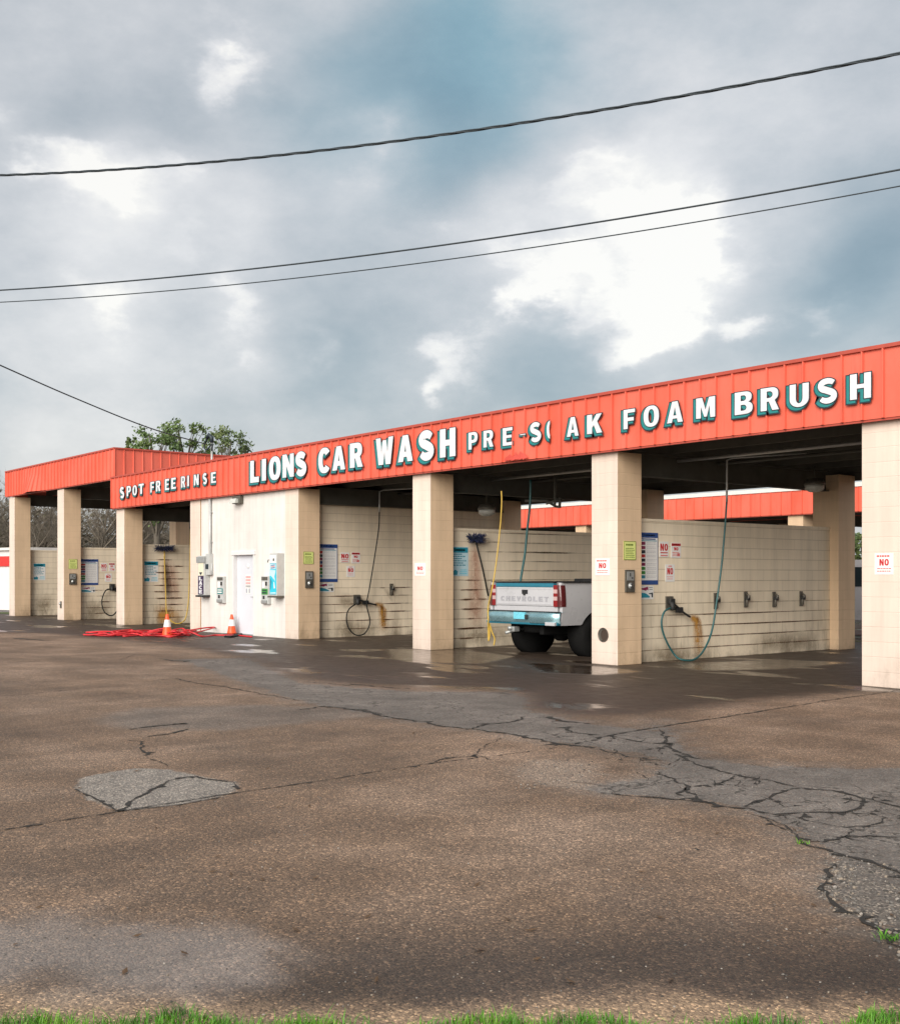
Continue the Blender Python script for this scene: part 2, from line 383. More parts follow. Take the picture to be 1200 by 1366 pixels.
def build_ground():
    def axis(a, b, st): return [-900, -400, -200, -110]+list(np.arange(-80, a, 5))+list(np.arange(a, b, st))+list(np.arange(b, 60, 5))+[80, 120, 250, 500, 900]
    xs = np.array(sorted(set(axis(-42, 10.5, .16)))); ys = np.array(sorted(set(axis(-15.5, 9, .16))))
    X, Y = np.meshgrid(xs, ys); P = np.stack([X.ravel(), Y.ravel()], 1); nx, ny = len(xs), len(ys)
    Z = np.zeros(len(P))
    vs = np.column_stack([P, Z])
    i = np.arange((nx-1)*(ny-1)); r, c = i//(nx-1), i % (nx-1); a = r*nx+c
    fs = np.column_stack([a, a+1, a+nx+1, a+nx])
    me = bpy.data.meshes.new('ground')
    me.vertices.add(len(vs)); me.vertices.foreach_set('co', vs.ravel())
    me.loops.add(fs.size); me.loops.foreach_set('vertex_index', fs.ravel())
    me.polygons.add(len(fs)); me.polygons.foreach_set('loop_start', np.arange(0, fs.size, 4)); me.polygons.foreach_set('loop_total', np.full(len(fs), 4))
    me.update(calc_edges=True)
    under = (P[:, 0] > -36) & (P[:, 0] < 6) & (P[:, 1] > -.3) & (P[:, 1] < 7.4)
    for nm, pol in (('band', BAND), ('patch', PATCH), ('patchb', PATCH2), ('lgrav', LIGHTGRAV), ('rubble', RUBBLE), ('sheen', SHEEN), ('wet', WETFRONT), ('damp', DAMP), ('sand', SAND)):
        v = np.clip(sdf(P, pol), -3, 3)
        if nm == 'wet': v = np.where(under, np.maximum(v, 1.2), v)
        at = me.attributes.new(nm, 'FLOAT', 'POINT'); at.data.foreach_set('value', v.astype(np.float32))
    v = np.clip(np.max([sdf(P, q) for q in POOLS], axis=0), -3, 3); at = me.attributes.new('pool', 'FLOAT', 'POINT'); at.data.foreach_set('value', v.astype(np.float32))
    o = bpy.data.objects.new('ground', me); COL.objects.link(o); struct(o)
    m, nt, b = newmat('worn_asphalt'); t = NT(nt); p = t.obj(); me.materials.append(m)
    n05 = t.noise(p, .28, 4, .6); n1 = t.noise(p, 1.1, 5, .6); n4 = t.noise(p, 4.5, 4, .6); n25 = t.noise(p, 26, 3, .6); n90 = t.noise(p, 95, 2, .6)
    stx = t.noise(t.scale(p, (1.5, .30, 1)), 1.1, 6, .68)
    sty = t.noise(t.scale(p, (.25, 1.3, 1)), 1.0, 5, .65)
    vc = t.n('ShaderNodeTexVoronoi', feature='DISTANCE_TO_EDGE'); vc.inputs['Randomness'].default_value = 1; t.put(vc.inputs['Vector'], t.vmath('ADD', p, t.vmath('SCALE', t.noise(p, 2.5, 4, .6, True), None))); vc.inputs['Vector'].links[0].from_node.inputs[1].links[0].from_node.inputs[3].default_value = .6; vc.inputs['Scale'].default_value = 2.7
    web = t.math('MULTIPLY', t.step(vc.outputs['Distance'], .035, .008), t.step(n1, .42, .56))
    def edge(name, w4, w25, soft=.03, off=0.):
        v = t.math('ADD', t.attr(name), off)
        v = t.math('ADD', v, t.math('MULTIPLY_ADD', n4, w4, -w4/2)); v = t.math('ADD', v, t.math('MULTIPLY_ADD', n25, w25, -w25/2))
        return t.step(v, -soft, soft)
    def vor(sc):
        x = t.n('ShaderNodeTexVoronoi', feature='F1'); t.put(x.inputs['Vector'], p); x.inputs['Scale'].default_value = sc
        s_ = t.n('ShaderNodeSeparateColor'); t.put(s_.inputs[0], x.outputs['Color']); return x.outputs['Distance'], s_.outputs[0], s_.outputs[1]
    d1, r1, g1 = vor(95); d2, r2, g2 = vor(190)
    brown = t.ramp(t.math('ADD', t.math('MULTIPLY', n05, .55), t.math('MULTIPLY', n1, .45)), [(.3, (.095, .060, .037)), (.47, (.168, .110, .071)), (.68, (.30, .21, .150))])
    brown = t.mul(brown, t.lin(stx, .3, .7, .78, 1.2)); brown = t.mul(brown, t.lin(sty, .3, .7, .85, 1.13))
    brown = t.mix(t.math('MULTIPLY', t.step(t.noise(p, .7, 6, .7), .5, .68), .35), brown, (.085, .062, .046))
    grey = t.ramp(n1, [(.3, (.105, .093, .082)), (.7, (.205, .182, .162))])
    pale = t.ramp(n4, [(.3, (.19, .168, .146)), (.7, (.275, .245, .215))])
    col = brown
    band = t.math('MAXIMUM', t.math('MULTIPLY', edge('band', .45, .22, .05), t.lin(n25, .25, .6, .72, 1.)), t.math('MULTIPLY', edge('band', .9, .3, .25, .12), .5)); band = t.math('MAXIMUM', band, t.math('MULTIPLY', edge('patchb', .5, .15, .2), .55)); grey = t.mul(grey, t.lin(n4, .3, .7, .78, 1.16)); grey = t.mul(grey, t.lin(n25, .3, .7, .8, 1.15)); col = t.mix(band, col, grey)
    col = t.mix(t.math('MULTIPLY', web, t.math('MULTIPLY', t.step(t.attr('band'), -.15, .1), .8)), col, (.03, .026, .02))
    pt = edge('patch', .18, .06, .025); col = t.mix(pt, col, pale)
    lg = edge('lgrav', .4, .2, .15); col = t.mix(t.math('MULTIPLY', lg, .65), col, (.30, .235, .185))
    rb = t.math('MULTIPLY', edge('rubble', .35, .2, .06), t.step(n4, .35, .6)); col = t.mix(t.math('MULTIPLY', rb, .85), col, t.ramp(r1, [(0, (.05, .043, .036)), (.45, (.13, .11, .09)), (.8, (.20, .17, .14)), (1, (.29, .25, .21))]))
    sn = edge('sand', .3, .12, .12); col = t.mix(t.math('MULTIPLY', sn, t.lin(n1, .3, .6, .3, .95)), col, (.34, .235, .15))
    # aggregate showing in the worn surface
    spk = t.ramp(r1, [(0, (.36, .36, .36)), (.3, (.78, .78, .78)), (.6, (1.0, 1.0, 1.0)), (.86, (1.3, 1.27, 1.22)), (.96, (2.5, 2.4, 2.25))])
    spk2 = t.ramp(r2, [(0, (.6, .6, .6)), (.5, (1, 1, 1)), (1, (1.45, 1.42, 1.38))])
    amt = t.lin(band, 0, 1, .85, .45)
    col = t.mix(amt, col, t.mix(1., col, spk, 'MULTIPLY')); col = t.mix(t.math('MULTIPLY', amt, .8), col, t.mix(1., col, spk2, 'MULTIPLY'))
    # dark oil spots and old drips
    sp = t.math('MULTIPLY', t.step(t.noise(p, 2.1, 6, .7), .66, .74), .55); col = t.mix(sp, col, (.05, .036, .027))
    # damp
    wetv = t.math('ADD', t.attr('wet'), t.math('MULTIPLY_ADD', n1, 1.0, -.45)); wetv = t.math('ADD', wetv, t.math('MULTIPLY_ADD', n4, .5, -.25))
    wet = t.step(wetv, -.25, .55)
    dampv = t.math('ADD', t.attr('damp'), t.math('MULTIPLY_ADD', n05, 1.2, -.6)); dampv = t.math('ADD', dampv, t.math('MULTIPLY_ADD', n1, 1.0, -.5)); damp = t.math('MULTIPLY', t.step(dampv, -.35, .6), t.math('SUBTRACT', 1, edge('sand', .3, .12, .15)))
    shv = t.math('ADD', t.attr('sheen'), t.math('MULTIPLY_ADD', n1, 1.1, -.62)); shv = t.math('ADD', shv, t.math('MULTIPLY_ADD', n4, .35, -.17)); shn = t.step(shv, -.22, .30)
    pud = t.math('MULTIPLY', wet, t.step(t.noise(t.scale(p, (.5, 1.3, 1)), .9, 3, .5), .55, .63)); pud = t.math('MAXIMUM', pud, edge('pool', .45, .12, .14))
    col = t.mix(t.math('MULTIPLY', shn, .5), col, t.mul((.16, .148, .14) if False else t.mix(1., (.25, .228, .212), (.25, .228, .212)), t.math('MULTIPLY', t.lin(n25, .2, .8, .8, 1.15), t.lin(r1, 0, 1, .82, 1.2))))  # pale sky sheen of the wet hollow mixed into the colour
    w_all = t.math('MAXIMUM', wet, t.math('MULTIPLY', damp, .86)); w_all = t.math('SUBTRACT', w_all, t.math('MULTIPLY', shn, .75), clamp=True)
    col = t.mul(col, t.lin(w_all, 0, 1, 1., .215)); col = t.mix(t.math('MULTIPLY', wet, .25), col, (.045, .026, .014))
    t.put(b.inputs['Base Color'], col)
    ro = t.lin(n4, .3, .7, .78, .92)
    ro = t.math('SUBTRACT', ro, t.math('MULTIPLY', wet, .31)); ro = t.math('SUBTRACT', ro, t.math('MULTIPLY', pud, .36)); ro = t.math('SUBTRACT', ro, t.math('MULTIPLY', shn, .30)); ro = t.math('SUBTRACT', ro, t.math('MULTIPLY', damp, .15))
    t.put(b.inputs['Roughness'], t.math('MAXIMUM', ro, .05))
    h = t.math('ADD', t.math('MULTIPLY', d1, -.5), t.math('MULTIPLY', n90, .5)); h = t.math('ADD', h, t.math('MULTIPLY', n25, .5))
    h = t.math('MULTIPLY', h, t.lin(t.math('MAXIMUM', pud, t.math('MULTIPLY', wet, .6)), 0, 1, 1, .04))
    t.put(b.inputs['Normal'], t.bump(h, .55, .014))
build_ground()

def ribbon(mb, px, w0, w1=None, jit=.05, z=.005, step=.05):
    P = [onG(*q) for q in px]; out = []
    for a, b in zip(P[:-1], P[1:]):
        n = max(2, int((b-a).length/step))
        out += [a.lerp(b, i/n) for i in range(n)]
    out.append(P[-1]); N = len(out); off = 0; L = []; w1 = w0*.4 if w1 is None else w1
    for i, p in enumerate(out):
        d = (out[min(i+1, N-1)]-out[max(i-1, 0)]).normalized(); nrm = Vector((-d.y, d.x, 0))
        off = off*.86+random.uniform(-jit, jit)*.55
        w = (w0+(w1-w0)*i/(N-1))*random.uniform(.12, 1.4)*.36
        c = p+nrm*(off if 0 < i < N-1 else 0); L.append((c+nrm*w, c-nrm*w))
    for i in range(1, N-1):                                         # broken edges beside the crack
        if random.random() < .30:
            a_, b_ = L[i]; d = out[i+1]-out[i]; e = a_ if random.random() < .5 else b_; q = (e-out[i])*random.uniform(.6, 2.6)
            mb.add([(p_.x, p_.y, z-.0012) for p_ in (e-d*random.uniform(.3, .9), e+d*random.uniform(.3, .9), e+q+d*random.uniform(-.4, .4))], [(0, 1, 2)], 'crack')
    vs = [(q.x, q.y, z) for ab in L for q in ab]
    mb.add(vs, [(2*i, 2*i+1, 2*i+3, 2*i+2) for i in range(N-1)], 'crack')
def build_cracks():
    mb = MB(); c5 = lambda *p: crop(3, 800, 860, p); c4 = lambda *p: crop(3, 400, 860, p); c3 = lambda *p: crop(3, 0, 840, p)
    ribbon(mb, [(-60, 1120), (0, 1108), (165, 1082), (330, 1056), (440, 1040), (520, 1027), (585, 1017), (640, 1011)], .024, .02, .008)
    ribbon(mb, [(640, 1011), (700, 1003), (760, 995)], .014, .005, .01)
    ribbon(mb, [(795, 985), (820, 980), (900, 967), (1010, 950), (1110, 934), (1200, 921)], .045, .03, .012)
    ribbon(mb, [(580, 1017), (600, 1012), (640, 1009), (655, 1014)], .03, .02, .03)
    ribbon(mb, [(636, 1012), (640, 1000), (655, 992), (668, 985)], .02, .008, .03)
    ribbon(mb, c3((480, 730), (520, 690), (560, 665), (620, 635), (680, 605), (740, 592), (790, 588), (830, 600)), .05, .03, .02)
    ribbon(mb, c3((300, 640), (380, 675), (450, 722), (480, 730), (720, 703), (880, 672)), .03, .015, .015)
    ribbon(mb, c3((830, 600), (900, 608), (940, 612), (955, 640)), .03, .03, .03)
    ribbon(mb, c3((520, 400), (640, 385), (740, 378)), .04, .08, .03); ribbon(mb, c3((590, 430), (660, 420), (750, 400)), .03, .06, .03)
    ribbon(mb, c3((750, 378), (690, 382)), .08, .04, .03)
    ribbon(mb, c3((515, 445), (550, 448), (570, 465), (555, 485), (580, 505)), .03, .05, .05); ribbon(mb, c3((600, 520), (650, 535), (670, 550)), .02, .01, .02)
    ribbon(mb, c3((0, 268), (180, 252), (300, 240), (420, 232), (540, 228)), .03, .015, .02)
    ribbon(mb, c3((600, 205), (700, 198), (800, 215), (900, 232), (1000, 248), (1200, 285)), .05, .03, .04)
    ribbon(mb, c4((0, 262), (100, 245), (200, 262), (350, 288), (450, 300), (550, 322), (680, 338), (800, 352), (940, 378), (1060, 398), (1200, 412)), .05, .06, .05)
    ribbon(mb, c4((350, 290), (280, 270), (180, 258)), .03, .02, .05); ribbon(mb, c4((690, 338), (760, 322), (830, 310), (900, 290)), .03, .05, .05)
    ribbon(mb, c4((1000, 290), (1060, 308), (1160, 318)), .10, .05, .05); ribbon(mb, c4((1080, 330), (1100, 350), (1200, 362)), .05, .03, .05); ribbon(mb, c4((1200, 375), (1100, 400)), .03, .02, .04)
    ribbon(mb, c4((200, 158), (300, 168), (440, 178)), .06, .04, .04); ribbon(mb, c4((0, 150), (100, 155), (200, 165)), .03, .05, .04)
    ribbon(mb, c5((0, 420), (100, 445), (200, 460), (280, 468)), .03, .02, .04); ribbon(mb, c5((50, 365), (110, 385), (180, 397), (300, 402)), .035, .05, .04)
    ribbon(mb, c5((240, 345), (255, 375), (280, 400), (330, 432), (400, 458)), .03, .06, .04)
    ribbon(mb, c5((300, 440), (400, 488), (470, 508), (540, 526), (690, 546), (740, 560), (800, 577), (920, 587), (1050, 612), (1200, 655), (1300, 680)), .03, .035, .03)
    ribbon(mb, c5((540, 528), (470, 552), (350, 565)), .025, .012, .03); ribbon(mb, c5((800, 577), (740, 592), (690, 606), (600, 630), (580, 650)), .028, .03, .03)
    ribbon(mb, c5((0, 595), (100, 606), (180, 612), (320, 625), (420, 630), (480, 646), (580, 658)), .03, .05, .03)
    ribbon(mb, c5((580, 655), (640, 675), (700, 686), (780, 682), (860, 676), (980, 671), (1020, 655), (1040, 632), (1030, 612)), .045, .03, .025)
    ribbon(mb, c5((230, 510), (300, 545), (350, 570), (325, 605)), .02, .04, .05); ribbon(mb, c5((340, 575), (400, 600), (450, 635)), .02, .03, .05)
    ribbon(mb, c5((700, 690), (760, 685), (830, 704), (980, 730), (1060, 724), (1130, 714), (1155, 695), (1090, 678), (980, 672)), .022, .02, .03)
    ribbon(mb, c5((640, 690), (720, 722), (790, 780), (850, 808), (930, 832)), .035, .03, .04); ribbon(mb, c5((840, 790), (900, 795), (1000, 770), (1200, 772)), .03, .02, .06)
    ribbon(mb, c5((930, 838), (1000, 850), (1060, 868), (1130, 890), (1210, 918), (1290, 950)), .07, .05, .03)
    ribbon(mb, c5((400, 822), (385, 824)), .03, .02, .01); ribbon(mb, c5((1000, 740), (990, 770), (1060, 790)), .02, .02, .05)
    ribbon(mb, c5((940, 880), (880, 955), (920, 1010), (960, 1050), (1060, 1085)), .03, .04, .05)
    ribbon(mb, c5((1080, 1090), (1100, 1150), (1170, 1215), (1260, 1250)), .06, .05, .06)
    ribbon(mb, c5((0, 180), (150, 170), (300, 150)), .02, .01, .02)
    ribbon(mb, [(160, 881), (180, 873), (297, 872)], .015, .02, .02); ribbon(mb, [(213, 879), (232, 882), (254, 882)], .05, .14, .02); ribbon(mb, [(20, 852), (42, 853.5), (66, 855)], .35, .05, .02)
    for _ in range(26):                                             # hairline branching in the grey strip
        x = random.uniform(720, 1190); y = 965+(x-720)*.22+random.uniform(0, 70)
        pts = [(x, y)]
        for k in range(random.randint(2, 4)): pts.append((pts[-1][0]+random.uniform(-6, 34), pts[-1][1]+random.uniform(-9, 10)))
        ribbon(mb, pts, .012, .006, .04)
    struct(mb.build('pavement_cracks', fixn=False))
build_cracks()

def build_gravel():
    mb = MB(); ms = [plain('pebble_tan', (.27, .22, .17), .8), plain('pebble_grey', (.16, .145, .13), .8), plain('pebble_dark', (.06, .055, .05), .85), plain('pebble_pale', (.32, .285, .25), .8)]
    ico = bmesh.new(); bmesh.ops.create_icosphere(ico, subdivisions=1, radius=1); iv = [v.co.copy() for v in ico.verts]; jf = [[v.index for v in f.verts] for f in ico.faces]; ico.free()
    def stone(x, y, r):
        q = Matrix.Rotation(random.uniform(0, TAU), 3, 'Z'); sc = Vector((random.uniform(.7, 1.3), random.uniform(.6, 1), random.uniform(.4, .75)))
        mb.add([tuple(q @ Vector((a.x*sc.x*random.uniform(.8, 1.2), a.y*sc.y*random.uniform(.8, 1.2), a.z*sc.z))*r+Vector((x, y, r*.25))) for a in iv], jf, random.choice(ms[:3]+ms[:3]+[ms[3], ms[1]]))
    A = np.array(RUBBLE); lo, hi = A.min(0), A.max(0); n = 0
    while n < 420:
        q = np.column_stack([rng.uniform(lo[0], hi[0], 400), rng.uniform(lo[1], hi[1], 400)]); s = sdf(q, RUBBLE)
        for (x, y), d in zip(q, s):
            if d > -.05 and random.random() < (.7 if d < .12 else .12): stone(x, y, random.choice((.004, .005, .006, .008, .012))); n += 1
    for _ in range(1100):                                             # loose chippings over the near lot
        p = onG(random.uniform(-80, 1280), random.uniform(1010, 1360)); stone(p.x, p.y, random.choice((.0025, .003, .0035, .0045, .006)))
    lit = plain('dead_leaf', (.10, .055, .025), .8)
    for _ in range(70):
        p = onG(random.uniform(-40, 1240), random.uniform(930, 1345)); a = random.uniform(0, TAU); L_, W_ = random.uniform(.015, .035), random.uniform(.006, .014); e1 = Vector((math.cos(a), math.sin(a), 0)); e2 = Vector((-e1.y, e1.x, 0)); z = Vector((0, 0, .006))
        mb.add([tuple(p+z-e1*L_), tuple(p+z*1.6+e2*W_), tuple(p+z*2.2+e1*L_), tuple(p+z-e2*W_)], [(0, 1, 2, 3)], lit)
    for _ in range(160):
        p = onG(random.uniform(690, 790), random.uniform(1014, 1053)); stone(p.x, p.y, random.uniform(.004, .009))
    tag(mb.build('loose_gravel', fixn=False), 'loose stones and chippings scattered on the broken asphalt', 'gravel', kind='stuff')
build_gravel()

def build_grass():
    m, nt, b = newmat('grass_blade'); t = NT(nt); o = t.obj()
    t.put(b.inputs['Base Color'], t.ramp(t.noise(o, 9, 3), [(.3, (.035, .12, .008)), (.55, (.10, .29, .014)), (.75, (.21, .36, .035))])); b.inputs['Roughness'].default_value = .55
    b.inputs['Subsurface Weight'].default_value = 0
    mb = MB()
    def blade(p, h, lean, w):
        a = random.uniform(0, TAU); d = Vector((math.cos(a), math.sin(a), 0)); s = Vector((-d.y, d.x, 0))*w
        q = [p+d*lean*(k/3)**2*h+Vector((0, 0, h*(k/3)*(1-.25*lean*(k/3)))) for k in range(4)]
        vs = []
        for k in range(3): vs += [q[k]+s*(1-k*.28), q[k]-s*(1-k*.28)]
        vs.append(q[3]); mb.add([tuple(v) for v in vs], [(0, 1, 3, 2), (2, 3, 5, 4), (4, 5, 6)], m)
    clump = [(random.uniform(-3.2, 3.2), random.uniform(.5, 1.3)) for _ in range(46)]
    for _ in range(17000):
        u = random.uniform(-3.4, 3.4); dens = .6+sum(a*math.exp(-((u-c)/.09)**2) for c, a in clump)
        edge = 3.79+.05*math.sin(u*5)+.05*math.sin(u*13+1)+.03*min(dens, 2)
        z = edge-abs(random.gauss(0, .22))-.01
        if z < 2.9: continue
        p = CAM+RGT*u+FWD*z; p.z = 0
        blade(p, random.uniform(.018, .046)*(.7+.35*min(dens, 2)), random.uniform(.2, 1.1), random.uniform(.0015, .003))
    for _ in range(70):
        u = random.uniform(-3, 3); p = CAM+RGT*u+FWD*random.uniform(3.72, 3.81); p.z = 0
        for k in range(7): blade(p+Vector((random.gauss(0, .02), random.gauss(0, .02), 0)), random.uniform(.035, .085), random.uniform(.3, 1.3), .0025)
    tag(mb.build('grass_verge', fixn=False), 'strip of short green grass along the near edge of the asphalt', 'grass', kind='stuff')
    mb = MB(); soil = plain('verge_soil', (.09, .06, .035), .95, bump=.6, nscale=20)
    q = [CAM+RGT*u+FWD*z for z in (-3, 3.7+.0) for u in (-14, 14)]
    N = 120; rows = []
    for i in range(N+1):
        u = -14+28*i/N; rows.append([CAM+RGT*u+FWD*-4, CAM+RGT*u+FWD*(3.72+.04*math.sin(u*5)+random.uniform(-.03, .03))])
    mb.add([(a.x, a.y, .004) for r_ in rows for a in r_], [(2*i, 2*i+2, 2*i+3, 2*i+1) for i in range(N)], soil)
    struct(mb.build('verge_soil', fixn=False))
    # weed tufts in the broken asphalt
    for (px, py, n, lab) in ((1186, 1253, 40, 'small bright green weed tuft in the broken asphalt near the grass'), (1070, 1126, 16, 'tiny weed growing in the crack of the grey asphalt strip')):
        mb = MB(); p0 = onG(px, py)
        for _ in range(n): blade(p0+Vector((random.gauss(0, .02), random.gauss(0, .02), 0)), random.uniform(.015, .045), random.uniform(.5, 1.3), .004)
        tag(mb.build('weed', fixn=False), lab, 'weed')
build_grass()
#@@BUILDING

# ------------------------------------------------------------------ the car wash
PITCH = 5.12
def cx(k): return .3-PITCH*k                                        # centre line of column row k (k grows to the left)
XL, XT, XR = cx(7)-.45, cx(5)-.32, cx(-1)+.5                        # left end, start of the tall part, right end
WASH = thing('car_wash_building', 'long cream block car wash with orange red metal fascia and open bays, in front', 'car wash')
def dent(x, z, z0):
    d = 0
    for cx_, w, a in ((-6.85, .45, -.04), (-32.9, .7, -.22)):
        d += a*math.exp(-((x-cx_)/w)**2)*max(0, 1-(z-z0)/.75)
    return d
def fascia(x0, x1, y0, y1, z0, z1, parent, rib=.305, trim='red_trim', all_round=True):
    """standing-seam sheet apron hung round the edge of a flat roof; y0 is the street side"""
    mb = MB()
    n = max(1, round((x1-x0)/rib)); st = (x1-x0)/n
    zs = [z0, z0+(z1-z0)*.33, z0+(z1-z0)*.66, z1]
    vs = []; fs = []
    for i in range(n*2+1):
        x = x0+st*i/2
        for z in zs: vs.append((x, y0+dent(x, z, z0)+random.uniform(-.003, .003), z))
    for i in range(n*2):
        for k in range(3): a = i*4+k; fs.append((a, a+4, a+5, a+1))
    mb.add(vs, fs, 'red')
    for i in range(n+1):
        x = x0+st*i
        for k in range(3):
            za, zb = zs[k], zs[k+1]; da, db = dent(x, za, z0), dent(x, zb, z0); w = .017
            q = [(x-w, y0+da, za), (x-w*.5, y0-.042+da, za), (x+w*.5, y0-.042+da, za), (x+w, y0+da, za), (x-w, y0+db, zb), (x-w*.5, y0-.042+db, zb), (x+w*.5, y0-.042+db, zb), (x+w, y0+db, zb)]
            mb.add(q, [(0, 1, 5, 4), (1, 2, 6, 5), (2, 3, 7, 6)], 'red')
            mb.add([(x-w-.013, y0+da-.0045, za), (x-w, y0+da-.0045, za), (x-w, y0+db-.0045, zb), (x-w-.013, y0+db-.0045, zb)], [(0, 1, 2, 3)], 'seam_shade')  # dark seam strip, carrying the rib's shade in its colour
    th_ = .05 if trim == 'red_trim' else .13; mb.box(x0-.03, x1+.03, y0-.045, y0+.05, z1, z1+th_, trim)          # cap
    mb.box(x0, x1, y0+.012, y0+.05, z0-.03, z0-.002, 'red_trim')
    if all_round:
        for xx, s in ((x0, -1), (x1, 1)):
            m_ = max(1, round((y1-y0)/rib)); sy = (y1-y0)/m_
            mb.add([(xx, y0, z0), (xx, y1, z0), (xx, y1, z1), (xx, y0, z1)], [(0, 1, 2, 3)], 'red')
            for i in range(m_+1):
                y = y0+sy*i; w = .017; q = []
                for z in (z0, z1): q += [(xx, y-w, z), (xx+s*.028, y-w*.5, z), (xx+s*.028, y+w*.5, z), (xx, y+w, z)]
                mb.add(q, [(0, 1, 5, 4), (1, 2, 6, 5), (2, 3, 7, 6)], 'red')
            mb.box(xx-.045, xx+.045, y0+.055, y1+.03, z1, z1+.05, trim)
        mb.add([(x0, y1, z0), (x1, y1, z0), (x1, y1, z1), (x0, y1, z1)], [(0, 1, 2, 3)], 'red')
        mb.box(x0+.05, x1-.05, y1-.04, y1+.04, z1, z1+.05, trim)
    return mb.build('fascia', parent, fixn=False)
YF = -.13
main_f = fascia(XT-.02, XR, YF, 7.32, 3.62, 4.55, WASH)
tall_f = fascia(XL, XT+.06, YF+.06, 7.30, 4.55, 5.47, WASH)
tall_f['label'] = 'higher orange red fascia of the left end, without letters'
mb = MB(); r_ = random.Random(3)                                     # scuffed patch under PRE-SOAK
p0 = onY(676, 606, YF); p1 = onY(707, 606, YF)
top = [(p0.x+(p1.x-p0.x)*i/14, 3.66+.13*math.sin(math.pi*i/14)**.6*r_.uniform(.3, 1.1)) for i in range(15)]
bot = [(p0.x+(p1.x-p0.x)*i/14, 3.622+.02*r_.random()) for i in range(15)]
vs = [(x, YF-.046+dent(x, z, 3.62), z) for x, z in top]+[(x, YF-.046+dent(x, z, 3.62), z) for x, z in bot]
mb.add(vs, [(i, i+1, 16+i, 15+i) for i in range(14)], 'red_scuff'); mb.build('scuffed_patch', main_f, fixn=False)

def letters(seq, up=0.):
    """each sign letter: white face, dark outline, teal block shadow low left; px box measured on the fascia"""
    for c, xa, xb, yt, yb in seq:
        a = onY(xa, yb, YF-.04); b_ = onY(xb, yt, YF-.04)
        xm = (xa+xb)/2; za = onY(xm, yb, YF-.04).z; zb = onY(xm, yt, YF-.04).z; x0, x1 = a.x, b_.x
        h = zb-za; sx = -.105*h; sy = -.075*h; x0 -= sx; za -= sy
        ls = place_glyph(c, x0, x1, za, zb); o1 = .028*h+.006; mb = MB(); y = YF-.044
        sh = [[(u+sx, v+sy) for u, v in l] for l in ls]; fn = lambda u, v, d: (u, y-d, v)
        mb.prism(grow(sh, o1*1.6), fn, 0, .006, 'ink'); mb.prism(grow(sh, o1*.5), fn, .002, .010, 'teal')
        if c != '(': mb.prism(grow(ls, o1*.8 if h > .5 else o1*.35), fn, .004, .0115, 'ink')
        mb.prism(grow(ls, .003 if h > .5 else -.009), fn, .006, .015, 'white'); mb.build('letter', main_f)
letters([('L', 333, 346, 614.5, 646), ('I', 348.5, 355.5, 612.5, 643.5), ('O', 358, 375, 609, 643), ('N', 376, 392.5, 606, 639), ('S', 393, 409.5, 603.5, 637),
         ('C', 423.5, 441, 597.5, 634), ('A', 442.5, 461, 595.5, 629.5), ('R', 465.5, 484, 591, 626),
         ('W', 500, 525, 584, 622.5), ('A', 529.5, 551, 581, 618.5), ('S', 556.5, 579.5, 575.5, 616.5), ('H', 585, 608, 572, 612.5)])
letters([('P', 623.5, 638, 576, 602), ('R', 643.5, 659, 573.5, 599), ('E', 669, 685, 570, 597), ('-', 693, 702, 574, 586), ('S', 705, 723, 563.5, 592), ('(', 727.5, 741, 560, 588), ('A', 754, 773, 556, 585), ('K', 781, 804.5, 552, 581)])
letters([('F', 829.5, 848, 545.5, 575), ('O', 856, 880, 540.5, 572.5), ('A', 887, 912, 535, 567), ('M', 926, 955, 529.5, 560.5)])
letters([('B', 977, 1005, 522, 556), ('R', 1011.5, 1040, 516.5, 551), ('U', 1050, 1080, 511.5, 546.5), ('S', 1087, 1118, 505, 541), ('H', 1130, 1163, 497.5, 536)])
letters([('S', 160, 166.5, 649.5, 666), ('P', 169, 175.5, 648, 663.5), ('O', 176.8, 183.5, 647, 662.5), ('T', 185, 192.5, 645, 660.5), ('F', 200.5, 206.5, 642.5, 658.5), ('R', 208, 215, 641, 657), ('E', 220, 226.5, 638.5, 655.5), ('E', 228.3, 235.5, 637, 654),
         ('R', 241.5, 248, 635, 652), ('I', 249.8, 253, 634, 650.5), ('N', 258.5, 266, 632.5, 649), ('S', 270.3, 277, 631, 647.5), ('E', 281.3, 289, 629.5, 646)])

for k in range(-1, 8):
    H = 4.5 if k >= 6 else 3.6
    mb = MB(); x = cx(k); mb.box(x-.3, x+.3, 0, .6, 0, H, 'column', .008); fr_ = mb.m('column_front_lit')
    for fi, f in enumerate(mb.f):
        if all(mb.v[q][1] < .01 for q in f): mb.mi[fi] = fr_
    if k == 1:                                                        # drain pocket in the face of the column by the pickup
        pass
    mb.build('column', WASH)
    if k not in (3, 4) or True:
        mb = MB(); mb.box(x-.3, x+.3, 6.55, 7.15, 0, H-.02, 'column', .008); mb.build('column', WASH)
WALLS = {}
for k in (-1, 0, 1, 2, 5, 6, 7):
    mb = MB(); x = cx(k); mb.box(x-.1, x+.1, .602, 6.548, 0, 2.46, 'wall'); mb.box(x-.11, x+.11, .603, 6.547, 2.46, 2.51, 'wall', .008)
    WALLS[k] = mb.build('partition_wall', WASH)
mb = MB(); mb.box(cx(3)-.1, cx(3)+.1, .602, 6.548, 0, 3.55, 'wall'); WALLS[3] = mb.build('office_wall', WASH); WALLS[3]['label'] = 'tan side wall of the office facing the wash bay'
mb = MB(); mb.box(cx(4)-.1, cx(4)+.1, .602, 6.548, 0, 3.55, 'wall'); mb.build('office_wall', WASH)
mb = MB(); mb.box(cx(4)+.302, cx(3)-.302, 6.9, 7.1, 0, 3.55, 'wall'); mb.build('office_wall', WASH)
